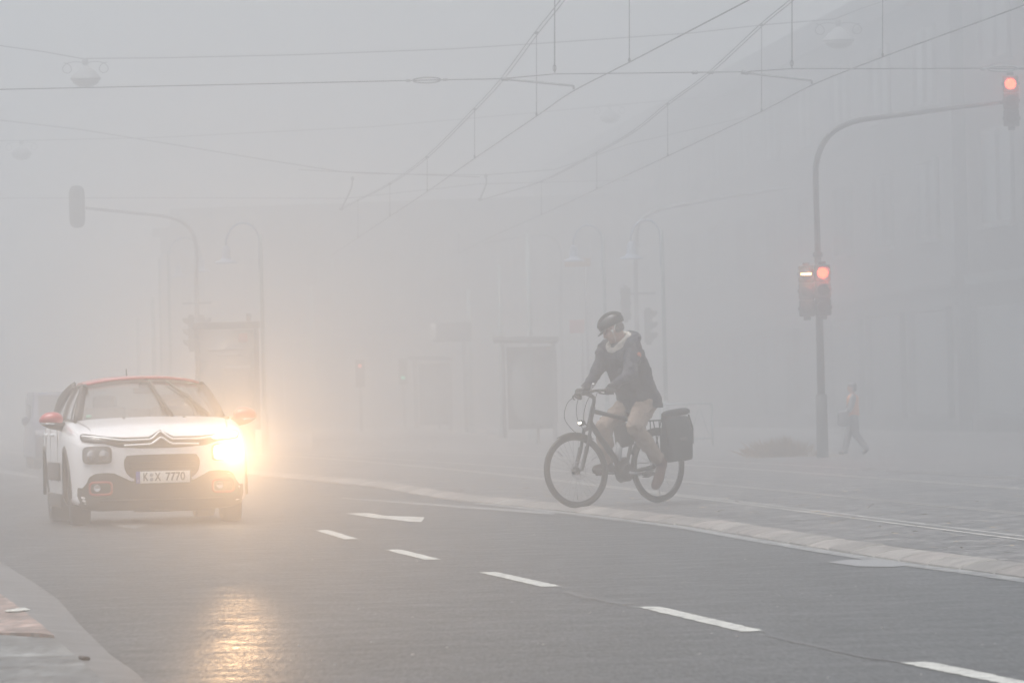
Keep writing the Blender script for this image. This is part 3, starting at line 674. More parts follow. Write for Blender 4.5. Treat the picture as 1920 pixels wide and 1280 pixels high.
# nose details, drawn in the front view and laid on the skin
bump = [(-0.66,.145),(0.66,.145),(.76,.19),(.795,.28),(.79,.36),(.76,.345),(.715,.40),(.69,.455),(.64,.485),(.55,.492),(.46,.487),(.405,.455),(.36,.415),(.2,.405),(0,.403),(-.2,.405),(-.36,.415),(-.405,.455),(-.46,.487),(-.55,.492),(-.64,.485),(-.69,.455),(-.715,.40),(-.76,.345),(-.79,.36),(-.795,.28),(-.76,.19)]
patch('bumper', [tuple(p) for p in dens([Vector(q) for q in bump], True, 0.03)], M_['blackplastic'], car, 0.008, 0.03, rings=10, ctr=(0, .27))
bm = B(); P = [hit(x, .235, 0.012) for x in [-.6 + .05 * k for k in range(25)]]; tube(bm, P, 0.010, 6); obj('bumper_lip', bm, M_['blackplastic'], car)
P = [hit(x, z, -0.012) for x, z in ((-.18, .15), (0, .15), (.18, .15), (.55, .15))]
bm = B(); box(bm, (0.12, 0.25, 0.135), (0.75, 0.3, 0.03), bev=0.01); obj('air_dam', bm, M_['blackplastic'], car)
patch('lower_grille', smooth_loop([(-.345,.63),(-.30,.648),(0,.652),(.30,.648),(.345,.63),(.365,.58),(.35,.50),(.30,.445),(.23,.430),(0,.428),(-.23,.430),(-.30,.445),(-.35,.50),(-.365,.58)], 5), M_['grillemesh'], car, 0.006, 0.02)
bm = B()
for z in (.48, .53, .58): tube(bm, [hit(x, z, 0.010) for x in [-.32 + .04 * k for k in range(17)]], 0.006, 6)
obj('grille_bar', bm, M_['blackplastic'], car)
# upper dark band with the two chrome lines that rise into a double chevron
patch('grille_band', [tuple(p) for p in dens([Vector(q) for q in [(-.60,.822),(-.30,.811),(-.12,.813),(-.07,.838),(0,.878),(.07,.838),(.12,.813),(.30,.811),(.60,.822),(.56,.765),(.42,.726),(.2,.712),(0,.71),(-.2,.712),(-.42,.726),(-.56,.765)]], True, 0.025)], M_['black'], car, 0.004, 0.015, ctr=(0, .76))
def chev(z0, dz): return [(-.74, z0 + 0.045), (-.5, z0 + 0.016), (-.36, z0), (-.11, z0 + .004), (-.075, z0 + .02), (-.012, z0 + dz), (.012, z0 + dz), (.075, z0 + .02), (.11, z0 + .004), (.36, z0), (.5, z0 + 0.016), (.74, z0 + 0.045)]
ribbon('chrome_line', chev(.783, .066), M_['satin'], car, 0.010, 0.013)
ribbon('chrome_line', [p for p in chev(.738, .062) if abs(p[0]) < .5] , M_['satin'], car, 0.010, 0.014)
for s in (-1, 1):
    q = lambda pts: [(s * a, b) for a, b in pts]
    dr = patch('daytime_lamp', smooth_loop(q([(.745,.850),(.60,.834),(.48,.818),(.40,.812),(.40,.772),(.5,.762),(.60,.764),(.70,.774),(.75,.79)]), 5), M_['blackplastic'], car, 0.007, 0.02)
    patch('lamp_cover', smooth_loop(q([(.73,.838),(.60,.824),(.50,.808),(.50,.778),(.60,.778),(.70,.788),(.732,.80)]), 5), M_['lampglass'], dr, 0.014, 0.004)
    bm = B()
    for k in range(6): ellipsoid(bm, hit(s * (.52 + .035 * k), .795 + .006 * k, 0.008), (0.012, 0.004, 0.008), seg=8)
    obj('reflector', bm, M_['reflector'], dr)
    xa, xb = sorted((s * .478, s * .748))
    hl = patch('headlight', rrect(xa, xb, .575, .738, .42), M_['blackplastic'], car, 0.006, 0.03)
    patch('headlight_bowl', rrect(xa + .02, xb - .02, .592, .722, .42), mat('lamp_bowl', (0.16, 0.16, 0.165), 0.3, metal=0.6, var=0.3, vscale=30), hl, 0.009, 0.004)
    for xx in (.665, .555):
        h = hit(s * xx, .655, 0.0); bm = B(); lathe(bm, [(0.052, 0.004), (0.046, -0.012), (0.03, -0.008), (0.022, -0.014), (0.0, -0.016)], h + Vector((0, -0.006, 0)), 'Y', 24); obj('reflector', bm, M_['reflector'], hl)
    patch('lamp_cover', rrect(xa + .012, xb - .012, .584, .730, .42), M_['lampglass'], hl, 0.03, 0.02)
    fx = s * .585
    ribbon('fog_lamp_ring', rrect(fx - .10, fx + .10, .292, .405, .42, 40), M_['redring'], car, 0.012, 0.012, closed=True)
    fl = patch('fog_lamp', rrect(fx - .088, fx + .088, .305, .392, .45), M_['black'], car, 0.011, 0.01)
    h = hit(fx - 0.035, .352, 0.02); bm = B(); lathe(bm, [(0.034, 0.012), (0.034, -0.004), (0.026, 0.0), (0.0, 0.004)], h, 'Y', 20); obj('reflector', bm, M_['reflector'], fl)
# number plate
pc = hit(0.0, .435, 0.0); py = pc.y - 0.022
pl = bpy.data.objects.new('number_plate', None); lnk(pl, car); pl.location = (0.005, py, .442); pl.empty_display_size = 0.1
bm = B(); box(bm, (0, 0.006, 0), (0.55, 0.012, 0.128), bev=0.004); obj('plate_holder', bm, M_['black'], pl)
bm = B(); box(bm, (0.02, -0.003, 0), (0.48, 0.006, 0.11), bev=0.002); obj('plate_panel', bm, M_['platewhite'], pl)
bm = B(); box(bm, (-0.24, -0.0035, 0), (0.04, 0.006, 0.11), bev=0.002); obj('blue_strip', bm, M_['plateblue'], pl)
def lettering(txt, size, loc, parent, m, sx=1.0, name='lettering', depth=0.001, rot=(R(90), 0, 0), bold=0.0):
    cu = bpy.data.curves.new(name, 'FONT'); cu.body = txt; cu.size = size; cu.extrude = depth; cu.align_x = 'CENTER'; cu.align_y = 'CENTER'; cu.offset = bold
    o = bpy.data.objects.new(name, cu); COL.objects.link(o)
    dg = bpy.context.evaluated_depsgraph_get(); dg.update(); me = bpy.data.meshes.new_from_object(o.evaluated_get(dg)); bpy.data.objects.remove(o)
    n = bpy.data.objects.new(name, me); me.materials.clear(); me.materials.append(m); lnk(n, parent); n.location = loc; n.rotation_euler = rot; n.scale = (sx, 1, 1); return n
lettering('K', 0.105, (-0.168, -0.0078, 0), pl, M_['black'], 0.72, bold=0.0016)
lettering('X', 0.105, (-0.050, -0.0078, 0), pl, M_['black'], 0.72, bold=0.0016)
lettering('7770', 0.105, (0.118, -0.0078, 0), pl, M_['black'], 0.92, bold=0.0016)
lettering('D', 0.028, (-0.24, -0.0078, -0.034), pl, M_['platewhite'], 0.9)
bm = B()
for z in (0.022, -0.02): lathe(bm, [(0.0, -0.0085), (0.017, -0.0085), (0.017, -0.006)], (-0.11, 0, z), 'Y', 16)
obj('seal', bm, mat('plate_seal', (0.25, 0.27, 0.3), 0.5), pl)
car.rotation_euler = (0, 0, R(8.8)); car.location = (-3.27, 52.7, 0.0); car.scale = (.965, 1, 1)
# the burning headlamp: bulb glow disc and its lamp
h = hit(.655, .655, 0.012)
BEAM = 1600
hl_ = [c for c in car.children if c.name.startswith('headlight')][-1]
bm = B(); lathe(bm, [(0.0, -0.012), (0.035, -0.010), (0.05, 0.0)], h + Vector((0, -0.004, 0)), 'Y', 24); obj('lit_bulb', bm, glow('headlamp_light', (1.0, 0.82, 0.58), 8), hl_)
patch('lit_lens', rrect(.50, .735, .592, .722, .45), glow('headlamp_lens_light', (1.0, 0.8, 0.55), 3.2), hl_, 0.034, 0.004)
ld = bpy.data.lights.new('headlamp', 'SPOT'); ld.energy = BEAM; ld.color = (1.0, 0.60, 0.29); ld.shadow_soft_size = 0.05; ld.spot_size = R(5.2); ld.spot_blend = 1.0
lo = bpy.data.objects.new('headlamp', ld); lnk(lo, car); lo.location = h + Vector((0, -0.10, 0.0))
# narrow beam aimed at the camera, shaped to give a tight halo in the fog
dl_ = [c for c in car.children if c.name.startswith('daytime_lamp')][-1]; patch('glare_strip', smooth_loop([(.725,.832),(.60,.820),(.50,.804),(.50,.782),(.60,.782),(.70,.792),(.727,.804)], 5), glow('daytime_lamp_light', (1.0, 0.88, 0.7), 3.5), dl_, 0.019, 0.003)  # added glow on the daytime strip, enlarges the headlamp's white glare core
lo.rotation_euler = (R(-90.5), 0, R(-5.93))
# ================================================================ BICYCLE (x forward, y to the rider's left, z up; rear axle above the origin)
bike = thing('bicycle', 'black trekking bicycle with lit front lamp rolling off the kerb', 'bicycle')
WR = 0.352
REAR, FRONT, BBK = Vector((0, 0, WR)), Vector((1.085, 0, WR)), Vector((0.445, 0, 0.30))
HT_T, HT_B = Vector((0.835, 0, 0.945)), Vector((0.895, 0, 0.775))      # head tube
ST_T = Vector((0.27, 0, 0.80))                                          # seat tube top
STEER = Matrix.Translation(HT_B) @ Matrix.Rotation(R(-13), 4, (HT_T - HT_B).normalized()) @ Matrix.Translation(-HT_B)
def S(p): return STEER @ Vector(p)
bm = B()
tube(bm, [HT_T, HT_B], 0.024, 14); tube(bm, [HT_T.lerp(HT_B, .22), ST_T + Vector((0.02, 0, -0.01))], [0.022, 0.019], 12)
tube(bm, [HT_B.lerp(HT_T, .15), BBK], [0.028, 0.032], 12); tube(bm, [BBK, ST_T], 0.018, 12)
for s in (-1, 1):
    tube(bm, [BBK + Vector((-.03, s * .03, 0)), REAR + Vector((0.02, s * .065, 0))], [0.014, 0.010], 10)
    tube(bm, [ST_T + Vector((0.01, s * .02, -0.05)), REAR + Vector((0.01, s * .065, 0.01))], [0.010, 0.008], 10)
obj('frame', bm, M_['bikeframe'], bike, autos=50)
bm = B(); tube(bm, [ST_T + Vector((0.01, 0, -0.05)), (0.215, 0, 0.95)], 0.0145, 10); obj('seatpost', bm, M_['alu'], bike)
bm = B(); tube(bm, [(0.07, 0, 0.972), (0.13, 0, 0.985), (0.2, 0, 0.975), (0.28, 0, 0.965), (0.345, 0, 0.955)], [(0.06, .02), (0.085, .03), (0.06, .028), (0.03, .022), (0.016, .015)], 16, smooth=4, up=(0, 0, 1)); obj('saddle', bm, M_['black'], bike)
# motor and battery pack between the frame tubes
bm = B(); lathe(bm, [(0.0, -0.06), (0.07, -0.06), (0.085, -0.045), (0.085, 0.045), (0.07, 0.06), (0, 0.06)], BBK + Vector((0.005, 0, 0.01)), 'Y', 28); box(bm, BBK + Vector((0.03, 0, 0.08)), (0.15, 0.075, 0.12), Euler((0, R(20), 0)).to_matrix(), 0.02); obj('motor', bm, M_['black'], bike, autos=40)
bm = B(); box(bm, (0.44, 0, 0.66), (0.20, 0.085, 0.22), Euler((0, R(8), 0)).to_matrix(), 0.025); obj('frame_bag', bm, M_['blackplastic'], bike, autos=40)
bm = B(); tube(bm, [(0.535, 0.0, 0.42), (0.50, 0.0, 0.60)], 0.034, 14); obj('bottle', bm, mat('drink_bottle', (0.35, 0.37, 0.38), 0.3), bike)
def bikewheel(c, M, n):
    w = bpy.data.objects.new('wheel', None); lnk(w, bike); w.empty_display_size = 0.1
    w.matrix_local = M @ Matrix.Translation(c)
    bm = B(); lathe(bm, [(WR - 0.046 + 0.0, -0.012), (WR - 0.035, -0.020), (WR - 0.018, -0.0235), (WR - 0.006, -0.016), (WR, 0), (WR - 0.006, 0.016), (WR - 0.018, 0.0235), (WR - 0.035, 0.020), (WR - 0.046, 0.012)], (0, 0, 0), 'Y', 72, close=True); obj('tyre', bm, M_['tyre'], w)
    bm = B(); lathe(bm, [(WR - 0.062, -0.006), (WR - 0.058, -0.0125), (WR - 0.040, -0.013), (WR - 0.040, 0.013), (WR - 0.058, 0.0125), (WR - 0.062, 0.006)], (0, 0, 0), 'Y', 64, close=True); obj('rim', bm, M_['black'], w, autos=40)
    bm = B()
    for k in range(32):
        a = 2 * math.pi * k / 32; s = 1 if k % 2 else -1; a2 = a + (0.45 if (k // 2) % 2 else -0.45)
        tube(bm, [(0.024 * math.cos(a2), s * 0.03, 0.024 * math.sin(a2)), ((WR - 0.06) * math.cos(a), 0, (WR - 0.06) * math.sin(a))], 0.0014, 5)
    obj('spoke', bm, M_['steel'], w)
    bm = B(); lathe(bm, [(0, -0.05), (0.009, -0.05), (0.012, -0.035), (0.03, -0.032), (0.03, -0.026), (n, -0.02), (n, 0.02), (0.03, 0.026), (0.03, 0.032), (0.012, 0.035), (0.009, 0.05), (0, 0.05)], (0, 0, 0), 'Y', 20); obj('hub', bm, M_['black'], w, autos=40)
    for k in (2, 10, 19):
        a = 2 * math.pi * k / 27 + n * 9; bm = B(); tube(bm, [(0.20 * math.cos(a), 0.008, 0.20 * math.sin(a)), (0.27 * math.cos(a), 0.008, 0.27 * math.sin(a))], 0.0055, 6); obj('spoke_reflector', bm, M_['alu'], w)
    return w
bikewheel(REAR, Matrix.Identity(4), 0.03); bikewheel(FRONT, STEER, 0.038)
# fork with its two legs and crown
bm = B(); tube(bm, [S(HT_B + Vector((0, 0, -0.005))), S((0.912, 0, 0.735))], 0.026, 12); 
tube(bm, [S((0.918, -.058, .738)), S((0.912, 0, .745)), S((0.918, .058, .738))], 0.021, 10)
for s in (-1, 1):
    tube(bm, [S((0.918, s * .058, .745)), S((0.985, s * .058, .52))], 0.0165, 10); tube(bm, [S((0.975, s * .058, .57)), S((1.055, s * .058, .36)), S((1.085, s * .058, .352))], [0.021, 0.019, 0.015], 10)
    tube(bm, [S((0.935, s * .055, .70)), S((0.93, s * .062, .64))], 0.014, 8)
obj('fork', bm, M_['bikeframe'], bike, autos=50)
bm = B(); lathe(bm, [(0.078, 0.0), (0.085, 0.0), (0.085, 0.003), (0.078, 0.003)], (0, 0, 0), 'Y', 40, close=True)
for k in range(6):
    a = k * math.pi / 3; tube(bm, [(0.03 * math.cos(a), 0.0015, 0.03 * math.sin(a)), (0.08 * math.cos(a + .3), 0.0015, 0.08 * math.sin(a + .3))], 0.003, 6)
bmesh.ops.transform(bm, matrix=STEER @ Matrix.Translation(FRONT + Vector((0, 0.045, 0))), verts=bm.verts); obj('brake_disc', bm, M_['alu'], bike, autos=40)
# mudguards
def guard(c, a0, a1, M, r=WR + 0.014):
    bm = B(); P = [M @ (Vector(c) + Vector((r * math.cos(R(a)), 0, r * math.sin(R(a))))) for a in range(a0, a1 + 1, 5)]
    C0 = M @ Vector(c); rows = []
    for p in P:
        o = (p - C0).normalized(); row = []
        wv = (M.to_3x3() @ Vector((0, 1, 0)))
        for f in (-1, -.6, 0, .6, 1): row.append(bm.verts.new(p + wv * 0.029 * f - o * 0.012 * f * f))
        rows.append(row)
    for a, b in zip(rows, rows[1:]):
        for k in range(4): bm.faces.new((a[k], a[k + 1], b[k + 1], b[k]))
    return bm
g = obj('mudguard', guard(FRONT, 62, 128, STEER), M_['black'], bike); so_ = g.modifiers.new('t', 'SOLIDIFY'); so_.thickness = 0.003; bake(g)
g = obj('mudguard', guard(REAR, 20, 175, Matrix.Identity(4)), M_['black'], bike); so_ = g.modifiers.new('t', 'SOLIDIFY'); so_.thickness = 0.003; bake(g)
# stem, handlebar, grips, brake levers
BARC = Vector((0.925, 0, 1.080))
bm = B(); tube(bm, [S(HT_T + Vector((0.005, 0, -0.01))), S((0.818, 0, 1.01)), S((0.835, 0, 1.045)), S((0.925, 0, 1.083))], [0.019, 0.018, 0.019, 0.017], 12, smooth=3); tube(bm, [S(BARC + Vector((0, -.03, 0))), S(BARC + Vector((0, .03, 0)))], 0.022, 12); obj('stem', bm, M_['bikeframe'], bike)
BARP = [(-.16, -.315, -.012), (-.10, -.26, 0.0), (-.03, -.17, .008), (0, -.07, 0), (0, .07, 0), (-.03, .17, .008), (-.10, .26, 0.0), (-.16, .315, -.012)]
BARP = [BARC + Vector(p) * 1.0 for p in BARP]
bm = B(); tube(bm, [S(p) for p in BARP], 0.0125, 10, smooth=4); hb = obj('handlebar', bm, M_['black'], bike)
GR = {}
for s in (-1, 1):
    e = BARP[-1] if s > 0 else BARP[0]; i = BARP[-2] if s > 0 else BARP[1]
    a, b = S(e), S(Vector(i).lerp(Vector(e), -.35)); GR[s] = (a, b)
    bm = B(); tube(bm, [a, a.lerp(b, .1), a.lerp(b, .9), b], [0.015, 0.0175, 0.0175, 0.016], 12); obj('grip', bm, M_['blackplastic'], bike)
    d = (a - b).normalized(); f = Vector((0.75, 0, -0.35)).normalized(); f = (STEER.to_3x3() @ f)
    bm = B(); tube(bm, [b - d * .02, b - d * .02 + f * .045, b + d * .03 + f * .068, b + d * .10 + f * .072], [0.011, 0.010, 0.007, 0.006], 8, smooth=3); obj('brake_lever', bm, M_['black'], bike)
bm = B(); tube(bm, [S((.915, .12, 1.085)), S((.91, .125, 1.13)), S((.895, .13, 1.145))], [0.007, 0.007, 0.006], 8, smooth=3); ellipsoid(bm, S((.89, .13, 1.148)), (0.022, 0.02, 0.016), seg=12); obj('bell', bm, M_['alu'], bike)
bm = B(); box(bm, S((.935, 0, 1.117)), (0.05, 0.075, 0.02), Euler((0, R(25), R(-13))).to_matrix(), 0.006); obj('display', bm, M_['black'], bike)
# cables bowing out in front of the bar
CAB = [[(.92, -.15, 1.07), (1.03, -.14, 1.0), (1.10, -.10, .86), (1.05, -.05, .74), (.96, -.04, .68)], [(.92, .14, 1.07), (.98, .12, .98), (.99, .06, .84), (.93, .02, .76)], [(.93, -.08, 1.06), (.98, -.06, .96), (1.0, -.03, .84), (.94, -.02, .72)], [(.90, .2, 1.07), (.93, .17, .97), (.92, .08, .87), (.87, .03, .80)]]
for c in CAB:
    bm = B(); tube(bm, [S(p) for p in c], 0.0032, 6, smooth=6); obj('cable', bm, M_['black'], bike)
# front lamp
bm = B(); lathe(bm, [(0.0, -0.045), (0.018, -0.04), (0.028, -0.015), (0.03, 0.012)], (0, 0, 0), 'X', 20); 
LM = STEER @ Matrix.Translation((0.985, 0, 0.80)); bmesh.ops.transform(bm, matrix=LM, verts=bm.verts); tube(bm, [S((0.95, 0, .80)), S((.915, 0, .77))], 0.007, 8); fl = obj('front_lamp', bm, M_['black'], bike)
M_['bikelight'] = glow('bike_lamp_light', (1.0, 0.93, 0.72), 9)
for s in (-1, 1):
    bm = B(); ellipsoid(bm, (0, s * 0.0125, 0), (0.005, 0.0105, 0.0105), seg=14); bmesh.ops.transform(bm, matrix=STEER @ Matrix.Translation((0.998, 0, 0.80)), verts=bm.verts); obj('lamp_lens', bm, M_['bikelight'], fl)
# crank, chainring, pedals, chain
bm = B(); lathe(bm, [(0.03, 0.0), (0.085, 0.0), (0.088, 0.002), (0.085, 0.004), (0.03, 0.004)], BBK + Vector((0, -0.048, 0)), 'Y', 36, close=True); obj('chainring', bm, M_['black'], bike)
CR = R(4)
PED = {}
for s, a in ((1, math.pi + CR), (-1, CR)):
    e = BBK + Vector((0.172 * math.cos(a), s * 0.085, 0.172 * math.sin(a))); bm = B()
    tube(bm, [BBK + Vector((0, s * 0.07, 0)), e], [0.017, 0.012], 8); ellipsoid(bm, BBK + Vector((0, s * .075, 0)), (0.022, 0.01, 0.022), seg=14); obj('crank', bm, M_['alu'], bike)
    bm = B(); box(bm, e + Vector((0, s * 0.055, 0.018)), (0.085, 0.085, 0.006), Euler((0, R(20 if s > 0 else 4), 0)).to_matrix()); box(bm, e + Vector((0, s * 0.055, -0.018)), (0.085, 0.085, 0.006), Euler((0, R(20 if s > 0 else 4), 0)).to_matrix())
    tube(bm, [e, e + Vector((0, s * .1, 0))], 0.009, 8)
    for q in (-.035, .035): box(bm, e + Vector((q, s * .055, 0)), (0.006, 0.085, 0.036))
    obj('pedal', bm, M_['black'], bike); PED[s] = e
bm = B(); 
for z in (0.085, -0.085): tube(bm, [BBK + Vector((0, -.046, z)), REAR + Vector((0, -.046, z * .42))], 0.0045, 6)
obj('chain', bm, M_['steel'], bike)
bm = B(); lathe(bm, [(0.0, 0), (0.045, 0), (0.045, 0.025), (0, 0.025)], REAR + Vector((0, -.062, 0)), 'Y', 24); obj('sprocket', bm, M_['steel'], bike, autos=40)
# rack with its stays, rear lamp, kickstand
bm = B()
for s in (-1, 1):
    tube(bm, [(0.20, s * .03, .775), (0.16, s * .06, .785), (-.20, s * .06, .785), (-.23, s * .03, .785)], 0.006, 8, smooth=2); tube(bm, [(0.10, s * .06, .785), (0.012, s * .07, .37)], 0.0055, 8); tube(bm, [(-.13, s * .06, .785), (0.0, s * .07, .37)], 0.0055, 8)
    tube(bm, [(0.02, s * .06, .785), (.01, s * .07, .37)], 0.0055, 8)
for x in (-.2, -.1, 0, .1): tube(bm, [(x, -.06, .785), (x, .06, .785)], 0.005, 6)
obj('rack', bm, M_['black'], bike)
bm = B(); tube(bm, [(0.02, 0.075, .33), (0.16, 0.12, .29), (.26, .13, .28)], 0.0085, 8); obj('kickstand', bm, M_['black'], bike)
bm = B(); box(bm, (-.245, 0, .77), (0.03, 0.09, 0.05), None, 0.01); obj('rear_lamp', bm, M_['redring'], bike)
# place the machine: heading left and toward the viewer
hx = gnd(1236, 942.5, PZ); BZ = math.atan2(-0.69, -0.724)
drop = math.atan2(0.020, 1.085)                                          # nose slightly down over the kerb
bike.rotation_mode = 'XYZ'; bike.rotation_euler = (0, drop, BZ); bike.location = (hx.x, hx.y, PZ + 0.003)

# pannier bag on the near side of the rack
pan = thing('pannier_bag', 'dark roll-top pannier bag hanging from the bicycle rack', 'pannier bag')
bm = B(); secs = [(0.40, 0.150, 0.075, 0.0), (0.41, 0.160, 0.085, 0.0), (0.55, 0.168, 0.092, 0.004), (0.68, 0.160, 0.085, 0.006), (0.76, 0.152, 0.068, 0.004), (0.805, 0.148, 0.045, 0.0), (0.825, 0.147, 0.03, 0.0)]
rows = []
for z, a, b, w in secs:
    row = []
    for k in range(40):
        t = 2 * math.pi * k / 40; c, s = math.cos(t), math.sin(t); wob = 0.004 * math.sin(5 * t + z * 20) + 0.003 * math.sin(9 * t - z * 33)
        row.append(bm.verts.new((-0.10 + 0.02 * (0.6 - z) + (a + wob) * math.copysign(abs(c) ** .42, c), 0.165 + (b + wob) * math.copysign(abs(s) ** .5, s), z - 0.02 * (c * 0.5 + .5) * (1 if z < .45 else 0))))
    rows.append(row)
for a, b in zip(rows, rows[1:]):
    for k in range(40): bm.faces.new((a[k], a[(k + 1) % 40], b[(k + 1) % 40], b[k]))
bm.faces.new(rows[0][::-1]); bm.faces.new(rows[-1])
M_['tarp'] = mat('grey_green_tarpaulin', (0.022, 0.030, 0.033), 0.45, var=0.3, vscale=7, bump=0.35, bscale=12)
M_['strap'] = mat('black_webbing', (0.012, 0.012, 0.012), 0.7)
ob = obj('bag_body', bm, M_['tarp'], pan); sb = ob.modifiers.new('s', 'SUBSURF'); sb.levels = 1; bake(ob)
bm = B(); tube(bm, [(-.265, .165, .842), (-.25, .165, .860), (-.1, .165, .855), (.045, .165, .838), (.062, .165, .815)], [(.02, .02), (.033, .028), (.035, .028), (.033, .028), (.02, .02)], 14, smooth=3); obj('roll_top', bm, M_['tarp'], pan)
for x in (-.275, .07):
    bm = B(); tube(bm, [(x, .165, .83), (x - .004 * (1 if x < 0 else -1), .21, .70), (x * .96, .22, .55)], [(0.004, 0.012)] * 3, 8); obj('side_strap', bm, M_['strap'], pan)
bm = B(); box(bm, (-.1, .262, .60), (.10, .004, .035), None); obj('reflective_patch', bm, mat('grey_patch', (.12, .12, .12), .7), pan)
for x in (-.02, -.18):
    bm = B(); box(bm, (x, .075, .79), (.03, .03, .05), None, .006); obj('hook', bm, M_['black'], pan)
pan.rotation_euler = bike.rotation_euler; pan.location = bike.location

# ================================================================ THE CYCLIST, in the bicycle's own axes
M_['skin'] = mat('skin', (0.42, 0.25, 0.19), 0.55, var=0.1, vscale=30)
M_['jacket'] = mat('navy_parka_cloth', (0.013, 0.017, 0.032), 0.75, var=0.3, vscale=6, bump=0.6, bscale=14)
M_['trousers'] = mat('tan_chino_cloth', (0.31, 0.235, 0.185), 0.85, var=0.2, vscale=8, bump=0.5, bscale=22)
M_['shoe'] = mat('brown_suede', (0.13, 0.05, 0.035), 0.8, var=0.25, vscale=15)
M_['sole'] = mat('shoe_sole', (0.05, 0.035, 0.03), 0.8)
M_['glove'] = mat('black_glove', (0.015, 0.015, 0.017), 0.7, var=0.2)
M_['helmet'] = mat('helmet_shell', (0.018, 0.020, 0.022), 0.45, coat=0.2)
M_['scarf'] = mat('pale_scarf', (0.52, 0.48, 0.42), 0.9, var=0.35, vscale=25, bump=0.5, bscale=40)
M_['hair'] = mat('grey_hair', (0.16, 0.14, 0.13), 0.8)
rider = thing('person', 'cyclist in dark parka, tan trousers and black helmet riding off the kerb', 'person')
rider.rotation_euler = bike.rotation_euler; rider.location = bike.location
HIP = {1: Vector((.225, .10, .965)), -1: Vector((.225, -.10, .965))}
KNEE = {1: Vector((.505, .215, .745)), -1: Vector((.575, -.125, .745))}
ANK = {1: Vector((.135, .150, .415)), -1: Vector((.545, -.135, .385))}
HEEL = {1: Vector((.085, .150, .395)), -1: Vector((.49, -.135, .345))}
BALL = {1: Vector((.155, .155, .225)), -1: Vector((.635, -.135, .345))}
TOE = {1: Vector((.205, .155, .165)), -1: Vector((.705, -.135, .348))}
SHO = {1: Vector((.445, .185, 1.500)), -1: Vector((.455, -.185, 1.500))}
GM = {s: GR[s][0].lerp(GR[s][1], .5) for s in (-1, 1)}
WRI = {s: GM[s] + Vector((-.055, s * 0.004, .045)) for s in (-1, 1)}
ELB = {1: Vector((.60, .285, 1.245)), -1: Vector((.535, -.215, 1.295))}
HC = Vector((.530, .0, 1.672))                                           # middle of the head
hrot = Euler((0, R(30), R(-50))).to_matrix()                             # head bowed forward, looking at the road
def H(x, y, z): return HC + hrot @ Vector((x, y, z))
bm = B()
# head: cranium, face, jaw, nose, brow, lips, ears
ellipsoid(bm, H(-.012, 0, .028), (.098, .076, .098), hrot); ellipsoid(bm, H(.030, 0, -.030), (.066, .062, .085), hrot)
ellipsoid(bm, H(.046, 0, -.088), (.040, .040, .026), hrot); ellipsoid(bm, H(.078, 0, -.100), (.018, .020, .015), hrot, 12)
tube(bm, [H(.088, 0, .020), H(.103, 0, -.010), H(.113, 0, -.024), H(.098, 0, -.036)], [.007, .010, .0125, .010], 10)
tube(bm, [H(.083, .04, .022), H(.095, .015, .022), H(.095, -.015, .022), H(.083, -.04, .022)], [.008, .010, .010, .008], 8)
tube(bm, [H(.085, .022, -.064), H(.094, 0, -.062), H(.085, -.022, -.064)], [.005, .008, .005], 8); tube(bm, [H(.082, .02, -.074), H(.090, 0, -.075), H(.082, -.02, -.074)], [.005, .0075, .005], 8)
for s in (-1, 1):
    ellipsoid(bm, H(-.010, s * .076, -.008), (.018, .008, .031), hrot @ Euler((0, R(-10), R(s * 18))).to_matrix(), 14); ellipsoid(bm, H(.062, s * .036, -.025), (.028, .024, .024), hrot, 14)
capsule(bm, H(-.02, 0, -.06), (.455, 0, 1.525), .056, .062)
# trunk and limbs under the clothes
tube(bm, [(.20, 0, .93), (.22, 0, 1.0), (.29, 0, 1.18), (.37, 0, 1.35), (.43, 0, 1.48), (.46, 0, 1.545)], [(.10, .08), (.165, .12), (.145, .105), (.17, .115), (.175, .085), (.07, .06)], 20, smooth=3, up=(0, 1, 0)) if False else tube(bm, [(.20, 0, .93), (.22, 0, 1.0), (.29, 0, 1.18), (.37, 0, 1.35), (.43, 0, 1.48), (.46, 0, 1.545)], [(.08, .10), (.12, .165), (.105, .145), (.115, .17), (.085, .175), (.06, .07)], 20, smooth=3, up=(0, 1, 0))
for s in (-1, 1):
    capsule(bm, SHO[s], ELB[s], .05, .038); capsule(bm, ELB[s], WRI[s], .038, .026)
    capsule(bm, HIP[s], KNEE[s], .085, .052); capsule(bm, KNEE[s], ANK[s], .05, .036, mid=KNEE[s].lerp(ANK[s], .3), rm=.052)
    capsule(bm, HEEL[s], BALL[s], .03, .032)
bo = skin('body', bm, M_['skin'], rider, 0.0065, 4)
for s in (-1, 1):
    bm = B(); ellipsoid(bm, H(.082, s * .031, .002), (.008, .012, .007), hrot, 10); obj('eye', bm, M_['black'], rider)
bm = B(); ellipsoid(bm, H(.008, .086, -.012), (.010, .006, .011), hrot, 10); tube(bm, [H(.008, .088, -.016), H(.014, .087, -.036)], .003, 6); obj('earphone', bm, M_['platewhite'], rider)
bm = B()
for s in (-1, 1): ellipsoid(bm, H(-.05, s * .045, -.010), (.05, .036, .05), hrot, 14)
ellipsoid(bm, H(-.075, 0, -.01), (.034, .06, .05), hrot, 14); skin('hair', bm, M_['hair'], rider, .007, 3)
